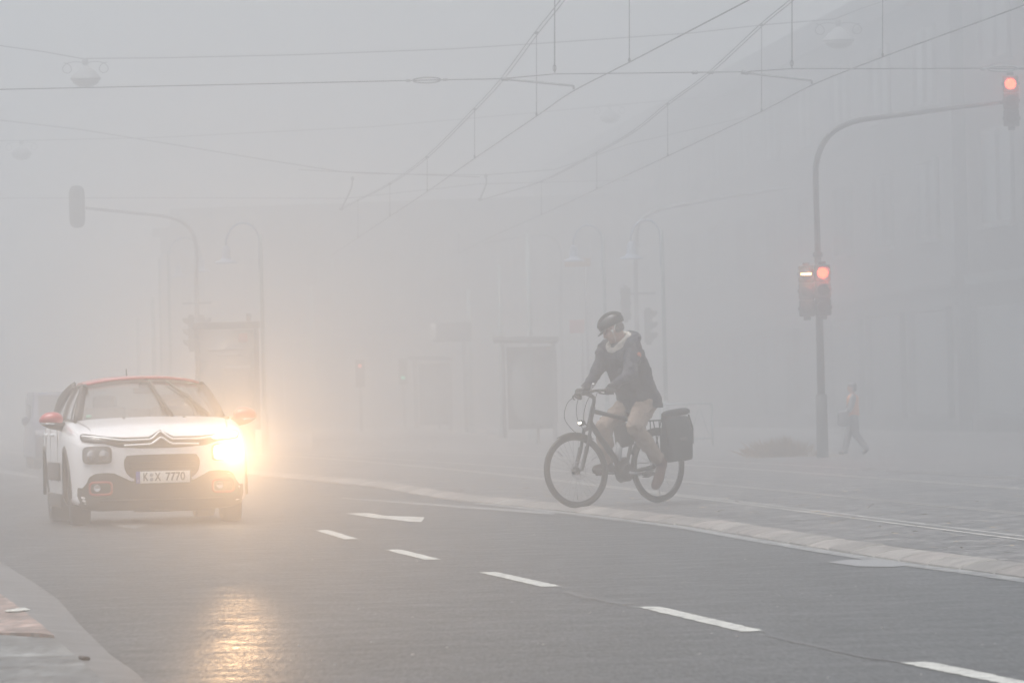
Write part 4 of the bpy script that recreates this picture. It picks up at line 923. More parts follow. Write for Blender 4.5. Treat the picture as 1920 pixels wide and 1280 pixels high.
# helmet: shell with peak, ribs and vents, and chin strap
bm = B(); ellipsoid(bm, H(-.012, 0, .058), (.132, .103, .098), hrot, 32)
bmesh.ops.bisect_plane(bm, geom=bm.verts[:] + bm.edges[:] + bm.faces[:], plane_co=H(0, 0, .028), plane_no=hrot @ Vector((.10, 0, -1)), clear_outer=True)
es = [e for e in bm.edges if e.is_boundary]
if es: bmesh.ops.holes_fill(bm, edges=es)
hm = obj('helmet', bm, M_['helmet'], rider, autos=60)
bm = B()
for y in (-.062, -.022, .022, .062):
    P = [H(-.012 + .135 * math.cos(a) * math.sqrt(max(0, 1 - (y / .11) ** 2)), y, .058 + .101 * math.sin(a) * math.sqrt(max(0, 1 - (y / .11) ** 2))) for a in [R(12 + 14 * k) for k in range(12)]]
    tube(bm, P, [(.004, .008)] * len(P), 8)
obj('helmet_rib', bm, M_['black'], hm)
bm = B(); P = []
for k in range(13):
    a = R(-62 + 124 * k / 12); P.append((H(-.008 + .128 * math.cos(a), .100 * math.sin(a), .036), H(-.008 + (.128 + .042 * math.cos(a)) * math.cos(a), .104 * math.sin(a), .020)))
va = [bm.verts.new(p[0]) for p in P]; vb = [bm.verts.new(p[1]) for p in P]
for k in range(12): bm.faces.new((va[k], va[k + 1], vb[k + 1], vb[k]))
pk = obj('helmet_peak', bm, M_['helmet'], hm); so_ = pk.modifiers.new('t', 'SOLIDIFY'); so_.thickness = .006; bake(pk)
bm = B()
for s in (-1, 1):
    tube(bm, [H(.03, s * .088, .035), H(.012, s * .081, -.04), H(.03, s * .055, -.10), H(.045, 0, -.122)], [(.006, .0015)] * 4, 6, smooth=3); tube(bm, [H(-.06, s * .085, .035), H(.010, s * .082, -.038)], [(.005, .0015)] * 2, 6)
obj('helmet_strap', bm, M_['platewhite'], hm)
# parka: hip-length, loose, with hood down, pocket and sleeve patch
bm = B()
tube(bm, [(.195, 0, .905), (.20, 0, .93), (.235, 0, 1.03), (.295, 0, 1.18), (.365, 0, 1.33), (.425, 0, 1.455), (.455, 0, 1.545), (.475, 0, 1.575)], [(.185, .215), (.190, .225), (.185, .225), (.178, .222), (.172, .232), (.150, .230), (.10, .13), (.06, .08)], 36, smooth=4, up=(0, 1, 0))
for s in (-1, 1):
    capsule(bm, SHO[s] + Vector((0, -s * .015, 0)), ELB[s], .088, .066, seg=18); capsule(bm, ELB[s], WRI[s].lerp(ELB[s], .06), .066, .047, seg=18)
    for k, t in enumerate((.12, .25, .4, .55, .72)):       # sleeve creases
        c = ELB[s].lerp(WRI[s], t); ellipsoid(bm, c + Vector((random.uniform(-.01, .01), s * .006, random.uniform(-.012, .004))), (.058 - .018 * t,) * 3, seg=12)
tube(bm, [(.465, -.13, 1.53), (.40, -.15, 1.555), (.345, -.10, 1.575), (.325, 0, 1.585), (.345, .10, 1.575), (.40, .15, 1.555), (.465, .13, 1.53)], [.035, .052, .062, .068, .062, .052, .035], 14, smooth=3)
tube(bm, [(.40, 0, 1.60), (.37, 0, 1.55), (.34, 0, 1.47)], [(.05, .10), (.07, .12), (.04, .08)], 16, smooth=3, up=(0, 1, 0))
jk = skin('parka', bm, M_['jacket'], rider, 0.009, 5, folds=(.045, .11))
bm = B()                                                                  # skirt of the parka
R1 = [(.208, 0, .985, .186, .222), (.20, 0, .945, .188, .230), (.20, 0, .915, .188, .232)]
rows = [[bm.verts.new((x + a * math.cos(t) * 1.0 + .006 * math.sin(7 * t + z * 9), y + b * math.sin(t) * 1.0, z + .008 * math.cos(t))) for t in [2 * math.pi * k / 48 for k in range(48)]] for x, y, z, a, b in R1]
for a, b in zip(rows, rows[1:]):
    for k in range(48): bm.faces.new((a[k], a[(k + 1) % 48], b[(k + 1) % 48], b[k]))
sk = obj('parka_skirt', bm, M_['jacket'], jk); so_ = sk.modifiers.new('t', 'SOLIDIFY'); so_.thickness = .008; bake(sk)
for p in sk.data.polygons: p.use_smooth = True
bm = B(); lathe(bm, [(0.0, .006), (.022, .005), (.026, -.006)], (0, 0, 0), 'Y', 20); bmesh.ops.transform(bm, matrix=Matrix.Translation(SHO[1].lerp(ELB[1], .36) + Vector((-.015, .076, .01))), verts=bm.verts); obj('sleeve_patch', bm, mat('orange_badge', (0.42, 0.12, 0.07), 0.7), jk)
bm = B(); P = []
for k in range(9):
    t = k / 8; P.append(Vector((.36 + .15 * t, .0, .93 + .60 * t)) + Vector((.02, .02, 0)))
tube(bm, [(.352, .03, .95), (.385, .03, 1.05), (.430, .03, 1.20), (.490, .03, 1.35), (.545, .02, 1.47)], .005, 6, smooth=3); obj('zip', bm, M_['black'], jk)
# scarf or fleece collar running up behind the neck
bm = B()
tube(bm, [(.555, .05, 1.505), (.535, .085, 1.535), (.495, .105, 1.565), (.445, .10, 1.60), (.405, .06, 1.635), (.392, 0, 1.645), (.405, -.06, 1.635), (.445, -.10, 1.60), (.495, -.105, 1.565), (.535, -.085, 1.535), (.56, -.03, 1.50), (.562, .02, 1.495), (.555, .05, 1.505)], [(.030, .036)] * 13, 12, smooth=3, cap=True)
tube(bm, [(.575, .04, 1.52), (.545, .088, 1.56), (.50, .108, 1.60), (.46, .095, 1.635)], [.016, .022, .022, .016], 10, smooth=3)
sc_ = skin('scarf', bm, M_['scarf'], rider, .007, 2); sc_.location = (-.022, 0, -.026)
# trousers
bm = B()
tube(bm, [(.20, 0, .90), (.21, 0, .95), (.235, 0, 1.03)], [(.13, .17), (.145, .185), (.13, .17)], 24, up=(0, 1, 0))
for s in (-1, 1):
    A_ = ANK[s].lerp(KNEE[s], .10)
    capsule(bm, HIP[s], KNEE[s], .110, .084, seg=20, mid=HIP[s].lerp(KNEE[s], .5), rm=.100); capsule(bm, KNEE[s], A_, .084, .062, seg=20, mid=KNEE[s].lerp(A_, .4), rm=.076); tube(bm, [A_.lerp(KNEE[s], .15), ANK[s].lerp(KNEE[s], .02)], [.066, .063], 18)
    for t in (.1, .28, .5, .7, .86):
        c = KNEE[s].lerp(A_, t); ellipsoid(bm, c + Vector((random.uniform(-.008, .012), s * .004, 0)), (.076 - .022 * t, .073 - .02 * t, .020), Euler((0, R(-40), 0)).to_matrix(), 14)
    for t in (.55, .75, .92):
        c = HIP[s].lerp(KNEE[s], t); ellipsoid(bm, c, (.022, .098 - .018 * t, .100 - .02 * t), Euler((0, R(35), 0)).to_matrix(), 14)
skin('trousers', bm, M_['trousers'], rider, 0.008, 3, folds=(.042, .06))
# shoes
for s in (-1, 1):
    d = (BALL[s] - HEEL[s]).normalized(); up_ = (ANK[s] - HEEL[s]).normalized(); bm = B()
    tube(bm, [HEEL[s] - d * .03, HEEL[s], HEEL[s].lerp(BALL[s], .45), BALL[s], TOE[s], TOE[s] + (TOE[s] - BALL[s]).normalized() * .03], [(.028, .032), (.048, .047), (.050, .047), (.054, .043), (.045, .034), (.016, .018)], 16, smooth=3, up=(0, 1, 0) if abs(d.y) < .9 else None)
    capsule(bm, HEEL[s].lerp(BALL[s], .2), ANK[s] + (ANK[s] - HEEL[s]) * .1, .054, .056)
    sh = skin('shoe', bm, M_['shoe'] if s > 0 else mat('dark_suede', (0.05, 0.03, 0.025), 0.8), rider, .006, 3)
    n_ = Vector((-d.z, 0, d.x)); n_ = -n_ if n_.dot(up_) > 0 else n_
    bm = B(); tube(bm, [p + n_ * .030 for p in (HEEL[s] - d * .02, HEEL[s].lerp(BALL[s], .5), BALL[s], TOE[s] + (TOE[s] - BALL[s]).normalized() * .015)], [(.008, .034), (.008, .036), (.009, .042), (.007, .026)], 12, smooth=3, up=(0, 1, 0)) if False else tube(bm, [p + n_ * .030 for p in (HEEL[s] - d * .02, HEEL[s].lerp(BALL[s], .5), BALL[s], TOE[s] + (TOE[s] - BALL[s]).normalized() * .015)], [(.009, .034), (.009, .036), (.010, .042), (.008, .026)], 12, smooth=3, up=(0, 1, 0)); obj('sole', bm, M_['sole'], sh)
# gloved hands, four fingers round each grip and the thumb under it
for s in (-1, 1):
    a, b = GR[s]; ax = (a - b).normalized(); g0 = GM[s]; back = (WRI[s] - g0); back = (back - ax * back.dot(ax)).normalized(); upv = ax.cross(back).normalized()
    if upv.z < 0: upv = -upv
    bm = B(); capsule(bm, WRI[s], g0 + back * .030 + upv * .026, .030, .030); 
    tube(bm, [WRI[s], g0 + back * .02 + upv * .03], [(.024, .034), (.020, .044)], 14, up=tuple(back.cross(upv)))
    for k in range(4):
        o = ax * (-.032 + .0215 * k); r = (.0098, .0105, .0100, .0088)[k if s > 0 else k]; ln = (.92, 1.0, .97, .84)[3 - k]
        P = [g0 + o + (back * math.cos(t) + upv * math.sin(t)) * (.030 + .002 * math.sin(t)) for t in [R(60 + (200 * ln) * q / 6) * 1.0 for q in range(7)]]
        P = [g0 + o + (-back * -math.cos(R(55 + 205 * ln * q / 6)) + upv * math.sin(R(55 + 205 * ln * q / 6))) * .030 for q in range(7)]
        tube(bm, P, [r * 1.15] + [r] * 5 + [r * .75], 10)
    th = ax * -.045
    tube(bm, [g0 + back * .030 + upv * .010 + th * .5, g0 + back * .024 - upv * .014 + th, g0 - upv * .030 + th * 1.05, g0 - back * .018 - upv * .028 + th * 1.05], [.014, .012, .011, .008], 10, smooth=2)
    skin('glove', bm, M_['glove'], rider, .0045, 2)
    bm = B(); c = WRI[s].lerp(ELB[s], .05); d = (ELB[s] - WRI[s]).normalized(); tube(bm, [c - d * .012, c + d * .004], [.035, .037], 16); obj('glove_cuff', bm, M_['platewhite'] if s < 0 else M_['glove'], rider)
# ================================================================ SIGNALS, LAMPS, WIRES, SHELTERS, BUILDINGS
def sub(name, parent, loc=(0, 0, 0), rz=0, rx=0):
    o = bpy.data.objects.new(name, None); lnk(o, parent); o.location = loc; o.rotation_euler = (rx, 0, rz); o.empty_display_size = .1; return o
M_['lens_off'] = mat('dark_lens', (0.03, 0.025, 0.025), 0.25)
M_['red_lit'] = glow('red_signal_light', (1.0, 0.06, 0.02), 3.6)
M_['bar_lit'] = glow('tram_signal_light', (1.0, 0.55, 0.20), 5.0)
M_['dull_red'] = glow('far_red_light', (1.0, 0.15, 0.08), 0.7)
M_['dull_green'] = glow('far_green_light', (0.1, 0.9, 0.6), 0.9)
def signal_head(parent, loc, rz=0, lit=None, bar=False, back=None, hood=True, w=.25, light=14):
    """three-lamp head; faces -y before rz; its bottom middle at loc"""
    h = sub('signal_head', parent, loc, rz)
    bm = B()
    for k in range(3): box(bm, (0, 0, .135 + .27 * k), (w, .16, .262), None, .02)
    box(bm, (0, .02, .405), (w * .86, .10, .78)); box(bm, (0, .0, -.025), (w * .45, .12, .06), None, .012); box(bm, (0, .0, .835), (w * .45, .12, .05), None, .012)
    for s in (-1, 1):
        for z in (.13, .41, .68): box(bm, (s * (w / 2 + .008), .02, z), (.016, .05, .05))
    obj('signal_case', bm, M_['signal'], h, autos=40)
    if back:
        bm = B(); P = []
        for k in range(24):
            t = 2 * math.pi * k / 24; P.append((back[0] / 2 * math.copysign(abs(math.cos(t)) ** .7, math.cos(t)), .085, .40 + back[1] / 2 * math.copysign(abs(math.sin(t)) ** .35, math.sin(t))))
        poly(bm, P); r = bmesh.ops.extrude_face_region(bm, geom=bm.faces[:]); bmesh.ops.translate(bm, verts=[v for v in r['geom'] if isinstance(v, bmesh.types.BMVert)], vec=(0, .012, 0)); obj('back_plate', bm, M_['signal'], h, autos=40)
    for k in range(3):
        z = .675 - .27 * k; on = lit == k
        bm = B()
        if on and bar: box(bm, (0, -.088, z), (.165, .008, .036), None, .003)
        else: lathe(bm, [(0.0, -.098), (.048, -.094), (.078, -.085), (.084, -.080)], (0, 0, z), 'Y', 28)
        obj('lens', bm, (M_['bar_lit'] if bar else M_['red_lit']) if on else M_['lens_off'], h, autos=50)
        if on and bar:
            bm = B(); lathe(bm, [(0.0, -.083), (.098, -.080)], (0, 0, z), 'Y', 28); obj('lens', bm, M_['lens_off'], h)
        if hood:
            bm = B(); rows = []
            for yy, a0 in ((-.078, -35), (-.13, -20), (-.19, 8), (-.215, 35)):
                rows.append([bm.verts.new((.108 * math.cos(R(t)), yy, z + .108 * math.sin(R(t)))) for t in [a0 + (180 - 2 * a0) * q / 14 for q in range(15)]])
            for a, b in zip(rows, rows[1:]):
                for q in range(14): bm.faces.new((a[q], a[q + 1], b[q + 1], b[q]))
            v = obj('visor', bm, M_['signal'], h); so_ = v.modifiers.new('t', 'SOLIDIFY'); so_.thickness = .004; bake(v)
        if on and light:
            l = bpy.data.lights.new('signal_lamp', 'POINT'); l.energy = light * .6; l.color = (1, .5, .2) if bar else (1, .10, .06); l.shadow_soft_size = .06
            lo_ = bpy.data.objects.new('signal_lamp', l); lnk(lo_, h); lo_.location = (0, -.24, z)
    return h
def local_from_pix(base, d, pts):
    """heights and sideways offsets of a bent arm, read where it stands"""
    out = []
    for x, y in pts: p = pix(x, y, d); out.append(Vector((p.x - base.x, 0, p.z - base.z)))
    return out

# near signal mast on the right, its arm reaching over the road
b = gnd(1543, 857, PZ); b = Vector((b.x, b.y, PZ)); D = b.y
mast = thing('traffic_light', 'tall bent-arm signal mast on the square with two red lamps and a lit tram bar', 'traffic light', b)
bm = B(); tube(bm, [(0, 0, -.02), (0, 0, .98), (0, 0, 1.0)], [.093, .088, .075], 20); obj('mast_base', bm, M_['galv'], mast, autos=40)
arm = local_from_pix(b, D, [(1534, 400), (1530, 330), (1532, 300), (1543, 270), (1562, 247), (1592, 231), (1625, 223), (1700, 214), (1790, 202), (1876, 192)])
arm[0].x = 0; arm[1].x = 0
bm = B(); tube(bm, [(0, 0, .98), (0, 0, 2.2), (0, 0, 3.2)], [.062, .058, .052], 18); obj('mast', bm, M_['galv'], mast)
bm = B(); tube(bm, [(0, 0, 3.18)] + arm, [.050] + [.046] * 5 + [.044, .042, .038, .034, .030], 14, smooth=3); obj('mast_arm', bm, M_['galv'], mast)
bm = B(); lathe(bm, [(.05, 0), (.072, .01), (.078, .045), (.072, .08), (.05, .09)], (0, 0, 3.17), 'Z', 20); obj('mast_collar', bm, M_['galv'], mast)
z0 = pix(1543, 592, D).z - PZ
signal_head(mast, (.055, -.16, z0), R(3), lit=0); signal_head(mast, (-.20, -.17, z0 - .01), R(-4), lit=0, bar=True, hood=False, light=4)
bm = B()
for z in (z0 + .06, z0 + .72): tube(bm, [(0, 0, z), (.04, -.1, z)], .018, 8); tube(bm, [(0, 0, z), (-.18, -.1, z)], .018, 8)
obj('bracket', bm, M_['galv'], mast)
p = pix(1896, 238, D); q = pix(1876, 192, D)
signal_head(mast, (p.x - b.x, -.12, p.z - PZ), R(-6), lit=0, light=10)
bm = B(); tube(bm, [(q.x - b.x, 0, q.z - PZ), (p.x - b.x + .02, 0, q.z - PZ + .01)], .03, 10); tube(bm, [(p.x - b.x, 0, p.z - PZ + .1), (p.x - b.x, 0, p.z - PZ + .7)], .022, 10); obj('head_bracket', bm, M_['galv'], mast)

# bent-arm masts farther off
def far_mast(base_px, d, arm_px, lab, extra=None, r=.055):
    p = pix(base_px, 760, d); bz = Vector((p.x, p.y, PZ)); m = thing('traffic_light', lab, 'traffic light', bz)
    A_ = local_from_pix(bz, d, arm_px); A_[0].x = 0; A_[0].z = A_[0].z
    bm = B(); tube(bm, [(0, 0, -.02), (0, 0, 1.0), (0, 0, 1.02)], [r * 1.6, r * 1.5, r * 1.2], 14); obj('mast_base', bm, M_['hazesteel'], m)
    bm = B(); tube(bm, [(0, 0, 1.0), (0, 0, 3.0)] + A_, [r * 1.1, r * 1.05] + [r * (1 - .45 * k / len(A_)) for k in range(len(A_))], 12, smooth=3); obj('mast_arm', bm, M_['hazesteel'], m)
    return m, bz
m, bz = far_mast(374, 141, [(369, 520), (368, 470), (362, 440), (345, 418), (318, 407), (270, 401), (210, 395), (160, 390)], 'faint bent-arm signal mast beside the poster case left of the square')
p = pix(145, 420, 141); signal_head(m, (p.x - bz.x, -.1, p.z - PZ + .03), 0, back=(.40, 1.05), light=0)
p = pix(356, 655, 141); signal_head(m, (p.x - bz.x + .05, -.02, p.z - PZ), R(-85), light=0)
p = pix(384, 655, 141); signal_head(m, (p.x - bz.x - .05, -.02, p.z - PZ), R(75), light=0)
bm = B(); z = pix(370, 568, 141).z - PZ; box(bm, (0, 0, z), (.72, .04, .05)); obj('crossbar', bm, M_['hazesteel'], m)
m, bz = far_mast(1198, 141, [(1194, 520), (1193, 450), (1196, 425), (1206, 408), (1228, 396), (1262, 387), (1320, 377), (1400, 364), (1482, 352)], 'faint bent-arm signal mast behind the cyclist')
p = pix(1213, 642, 141); signal_head(m, (p.x - bz.x + .05, -.02, p.z - PZ), R(70), light=0, w=.22)
p = pix(1174, 600, 141); signal_head(m, (p.x - bz.x, .05, p.z - PZ), R(180), light=0, w=.24)
bm = B(); z = pix(1200, 550, 141).z - PZ; box(bm, (.1, 0, z), (.75, .04, .05)); obj('crossbar', bm, M_['hazesteel'], m)
m, bz = far_mast(1056, 185, [(1055, 560), (1054, 490), (1050, 462), (1038, 446), (1015, 440), (960, 446), (905, 457)], 'very faint bent-arm mast far behind the shelter', r=.06)
for (x, y, d, mt, lab) in ((676, 722, 170, 'dull_red', 'distant signal post with a tiny red light'), (757, 742, 180, 'dull_green', 'distant signal post with a tiny green light')):
    p = pix(x, y, d); t = thing('signal_post', lab, 'traffic light', (p.x, p.y, PZ)); z = pix(x, 686 if mt == 'dull_red' else 708, d).z - PZ
    bm = B(); tube(bm, [(0, 0, -.02), (0, 0, z + .2)], .05, 10); obj('post', bm, M_['hazesteel'], t)
    bm = B(); box(bm, (0, -.10, z - .22 if mt == 'dull_red' else z + .2), (.28, .18, .82), None, .02); obj('signal_case', bm, M_['signal'], t)
    bm = B(); lathe(bm, [(0, -.03), (.045, -.02), (.06, 0)], (0, -.20, z), 'Y', 18); obj('lens', bm, M_[mt], t)

# gooseneck street lamps
def goose(px_pole, d, px_shade, lab, top, ph=5.2, m=None, rad=None):
    p = pix(px_pole, 760, d); bz = Vector((p.x, p.y, PZ)); t = thing('street_lamp', lab, 'street lamp', bz, 0, 'gooseneck lamps round the tram stop')
    dx = pix(px_shade, 760, d).x - p.x; s = 1 if dx > 0 else -1; a = abs(dx) / 2; zt = top - a - .02
    bm = B(); tube(bm, [(0, 0, -.02), (0, 0, .9), (0, 0, .95)], [.085, .08, .05], 14); tube(bm, [(0, 0, .9), (0, 0, zt - .1), (0, 0, zt + .12)], [.048, .04, .036], 12); lathe(bm, [(.04, 0), (.052, .01), (.052, .05), (.04, .06)], (0, 0, zt - .7), 'Z', 14); obj('lamp_post', bm, M_['greenmetal'], t)
    bm = B(); P = [(0, 0, zt - .9), (s * .04, 0, zt - .6), (s * .03, 0, zt)] + [(s * (a - (a - .03) * math.cos(u)), 0, zt + a * math.sin(u)) for u in [math.pi * k / 10 for k in range(1, 10)]] + [(s * 2 * a, 0, zt), (s * 2 * a, 0, zt - .12)]
    tube(bm, P, .024, 10); obj('lamp_arm', bm, M_['lampmetal'], t)
    bm = B(); c = (s * 2 * a, 0, zt - .12); lathe(bm, [(.03, 0), (.07, -.02), (.095, -.08), (.10, -.26), (.13, -.31), (.26, -.36), (.27, -.39), (.22, -.385), (0, -.33)], c, 'Z', 26); obj('lamp_shade', bm, M_['lampmetal'], t, autos=50)
    return t
def top_at(x, y, d): return pix(x, y, d).z - PZ
goose(1249, 124, 1191, 'blue-grey gooseneck lamp behind the cyclist, shade nearest the thin mast', top_at(1218, 410, 124))
goose(1139, 138, 1083, 'fainter blue-grey gooseneck lamp over the cyclist helmet', top_at(1108, 420, 138))
goose(496, 128, 431, 'blue-grey gooseneck lamp beside the poster case with its shade turned to the road', top_at(458, 416, 128))
goose(322, 160, 384, 'faint gooseneck lamp beyond the far mast, shade hanging right', top_at(352, 444, 160))
goose(305, 182, 341, 'very faint gooseneck lamp farthest down the left row', top_at(324, 470, 182))
# slender poles in the distance
for i, (x, y, d, lab) in enumerate(((291, 560, 175, 'faint plain pole far down the left side of the street'), (262, 600, 200, 'faintest plain pole at the far left side of the street'), (883, 545, 175, 'faint green-grey tram mast left of the shelter roof'), (942, 500, 165, 'faint green-grey tram mast rising behind the shelter roof'), (997, 440, 150, 'green-grey tram mast rising above the shelter'), (588, 540, 200, 'faint pale pole right of the gooseneck lamp in the middle of the street'))):
    p = pix(x, 760, d); t = thing('pole', lab, 'pole', (p.x, p.y, PZ)); z = pix(x, y, d).z
    bm = B(); tube(bm, [(0, 0, -.02), (0, 0, z)], [.085, .06], 12); obj('shaft', bm, M_['greenmetal'], t)
    bm = B(); lathe(bm, [(.13, 0), (.13, .25), (.09, .3)], (0, 0, -.02), 'Z', 14); obj('shaft_foot', bm, M_['greenmetal'], t)

# lamps hung on span wires over the street
def hang_lamp(x, y, d, lab, w=.60):
    p = pix(x, y, d); t = thing('hanging_lamp', lab, 'street lamp', p, R(8), 'lamps hung on wires over the street'); s = w / .60
    bm = B(); lathe(bm, [(.03, .02), (.05, -.01), (.09, -.04), (.20, -.13), (.285, -.22), (.31, -.27), (.30, -.29)], (0, 0, 0), 'Z', 28); obj('lamp_shade', bm, M_['hazesteel'], t, autos=50)
    bm = B(); lathe(bm, [(.29, -.288), (.25, -.36), (.15, -.42), (0, -.44)], (0, 0, 0), 'Z', 24); obj('lamp_bowl', bm, mat('opal_bowl', (.35, .35, .34), .4), t)
    bm = B(); lathe(bm, [(.04, .14), (.06, .12), (.06, .03), (.04, .01)], (0, 0, 0), 'Z', 16); obj('hanger', bm, M_['hazesteel'], t)
    for q in (-1, 1):
        bm = B(); P = [(q * .05, 0, .06), (q * .22, 0, .075), (q * .38, 0, .04), (q * .46, 0, -.05), (q * .43, 0, -.13), (q * .34, 0, -.15), (q * .28, 0, -.08), (q * .33, 0, .02), (q * .44, 0, .06)]
        tube(bm, P, .008, 6, smooth=4); obj('cable_loop', bm, M_['wire'], t)
    t.scale = (s, s, s); return t
hang_lamp(160, 123, 115, 'hanging street lamp on the span wire at the upper left')
hang_lamp(1572, 50, 115, 'hanging street lamp at the upper right above the signal arm', .62)
hang_lamp(40, 272, 172, 'faint hanging street lamp at the left edge, lower than its neighbour', .62)
hang_lamp(1143, 204, 168, 'faint hanging street lamp between the two tram wires', .60)
def wire(name, pts, r, parent, smooth=6, m=None):
    bm = B(); tube(bm, pts, r, 6, smooth=smooth); return obj(name, bm, m or M_['wire'], parent)
def span(lab, pts, d, r=.011, extra=()):
    P = [pix(x, y, d) for x, y in pts]; t = thing('span_wire', lab, 'span wire', P[0]); L = [p - P[0] for p in P]
    wire('cable', L, r, t, smooth=1)
    for e in extra:
        e(t, P[0])
    return t
def insulator(x, y, d, L=.34, ang=0.0, double=False):
    def f(t, o):
        c = pix(x, y, d) - o; bm = B(); v = Vector((math.cos(ang), 0, math.sin(ang)))
        if double:
            P = [c + v * (L / 2 * math.cos(u)) + Vector((0, 0, .04 * math.sin(u))) for u in [2 * math.pi * k / 20 for k in range(21)]]; tube(bm, P, .011, 8)
            for s in (-1, 1): ellipsoid(bm, c + v * s * (L / 2 + .07), (.05, .02, .02), seg=10)
        else:
            tube(bm, [c - v * L / 2, c - v * L / 4, c, c + v * L / 4, c + v * L / 2], [.012, .03, .024, .03, .012], 10)
        obj('insulator', bm, M_['hazesteel'], t)
    return f
def steady(x0, y0, x1, y1, d0, d1):
    def f(t, o):
        a, c = pix(x0, y0, d0) - o, pix(x1, y1, d1) - o; st = sub('steady_arm', t)
        bm = B(); k = a.lerp(c, .10); tube(bm, [a, k], [.034, .030], 10); obj('clamp', bm, M_['hazesteel'], st)
        bm = B(); tube(bm, [k, c + Vector((0, 0, .055)), c + Vector((.012, 0, .05)), c + Vector((.012, 0, 0))], .0165, 8); obj('rod', bm, M_['hazesteel'], st)
    return f
def hang(x, y0, y1, d):
    def f(t, o):
        a, c = pix(x, y0, d) - o, pix(x, y1, d) - o; bm = B(); tube(bm, [a, c], .009, 6)
        bm2 = [c + Vector((.022 * math.cos(u), 0, .07 + .045 * math.sin(u))) for u in [2 * math.pi * k / 14 for k in range(15)]]; tube(bm, bm2, .006, 6); obj('hanger_wire', bm, M_['wire'], t)
    return f
span('thin cross-span wire with insulators and two steady arms over the tram tracks', [(-60, 169.5), (0, 168), (400, 159.5), (780, 151), (940, 148), (1040, 139), (1180, 137.5), (1300, 136), (1392, 135), (1485, 129), (1700, 129), (1850, 128.5), (1990, 131)], 82, .008,
     (insulator(800, 150.5, 82, .40, 0, True), insulator(1303, 136, 82, .10), insulator(1333, 136, 82, .10), insulator(1880, 129, 82, .42, 0, True), steady(940, 147, 1074, 168, 82, 82), steady(1390, 135, 1521, 158, 82, 82), hang(1040, -40, 137, 82), hang(1485, -40, 128, 82)))
span('upper span wire carrying the two hanging lamps', [(-60, 77), (0, 86), (80, 97), (152, 110), (163, 110), (300, 109), (560, 103), (850, 92), (1040, 80), (1300, 62), (1430, 47), (1565, 36), (1610, 18), (1700, -12)], 115, .011)
span('faint far span wire sloping down from the left edge', [(-30, 222), (150, 243), (330, 272), (500, 300), (640, 322), (900, 332)], 150, .014)
span('faint far span wire carrying the left lamp', [(-30, 264), (40, 264), (300, 258), (700, 238), (1000, 212), (1143, 198), (1400, 176)], 170, .014)
span('faint low span wire across the middle distance', [(560, 318), (700, 326), (912, 328), (1040, 318), (1180, 270), (1420, 215), (1500, 180)], 150, .011)
span('faint far span wire behind the signal arm on the left', [(-30, 372), (300, 371), (650, 372), (900, 345), (1180, 338)], 165, .012)
# the two contact lines with their twin messenger wires and droppers
HW = 5.55
def at_h(x, y, h):
    v = _F + _Rt * ((x - 960) / F_PX) + _Up * ((640 - y) / F_PX); return CAM + v * ((h - CAM_H) / v.z)
def line(lab, cpx, mpx, drops, group='overhead lines of the two tram tracks'):
    C = [at_h(x, y, HW) for x, y in cpx]; o = C[0].copy(); t = thing('overhead_line', lab, 'overhead line', o)
    wire('contact_wire', [p - o for p in C], .0085, t, smooth=4)
    Mw = [pix(x, y, d) for x, y, d in mpx]
    for s in (-1, 1): wire('messenger_wire', [p - o + Vector((s * .032, 0, 0)) for p in Mw], .0085, t, smooth=4)
    for x, y0, y1 in drops:
        c = at_h(x, y1, HW); d = (c - CAM).dot(_F); a = pix(x, y0, d); k = sub('dropper', t)
        bm = B(); tube(bm, [a - o, c - o], .0062, 6); obj('dropper_wire', bm, M_['wire'], k)
        bm = B(); ellipsoid(bm, a - o, (.045, .03, .022), seg=10); ellipsoid(bm, c - o + Vector((0, 0, .02)), (.018, .018, .035), seg=10); obj('dropper_clip', bm, M_['galv'], k)
    t['group'] = group; return t
line('tram wire nearer the road, passing high above the cyclist', [(1560, -82), (1405, 0), (1180, 117), (1073, 172), (1006, 218), (890, 297), (800, 360), (732, 405), (672, 445), (620, 480)],
     [(1120, -95, 73), (1055, 0, 80), (1006, 62, 88.7), (942, 148, 95), (890, 205, 103), (800, 295, 119), (730, 345, 133), (670, 376, 148), (640, 392, 158)],
     [(1180, -20, 116), (1006, 62, 217), (890, 205, 296), (801, 295, 359), (731, 345, 404), (671, 376, 446)])
line('tram wire farther from the road, passing above the signal arm', [(1990, -25), (1920, 10), (1655, 107), (1522, 160), (1426, 210), (1251, 293), (1118, 355), (1014, 403), (930, 440), (860, 475)],
     [(1545, -55, 80), (1485, 0, 84), (1428, 47, 89.2), (1330, 137, 97), (1252, 195, 104.6), (1190, 245, 112), (1118, 287, 120), (1015, 340, 139), (925, 368, 158), (900, 376, 165)],
     [(1655, -20, 106), (1428, 47, 209), (1252, 195, 292), (1119, 287, 354), (1015, 341, 402), (860, 440, 474)])
for x0, y0, x1, y1, d, lab in ((661, 335, 640, 392, 150, 'faint curved pull-off arm left in the tangle of far wires'), (911, 330, 900, 374, 150, 'faint curved pull-off arm in the middle of the far wires')):
    a, c = pix(x0, y0, d), pix(x1, y1, d); t = thing('pull_off', lab, 'wire arm', a)
    bm = B(); q = c - a; tube(bm, [(0, 0, 0), q * .35 + Vector((.06, 0, 0)), q], .022, 8, smooth=4); obj('curved_rod', bm, M_['galv'], t)
    bm = B(); ellipsoid(bm, (0, 0, 0), (.05, .04, .06), seg=10); ellipsoid(bm, q, (.06, .04, .04), seg=10); obj('clamp', bm, M_['galv'], t)

M_['postercase'] = mat('dark_poster_casing', (.05, .052, .053), .6, var=.2)
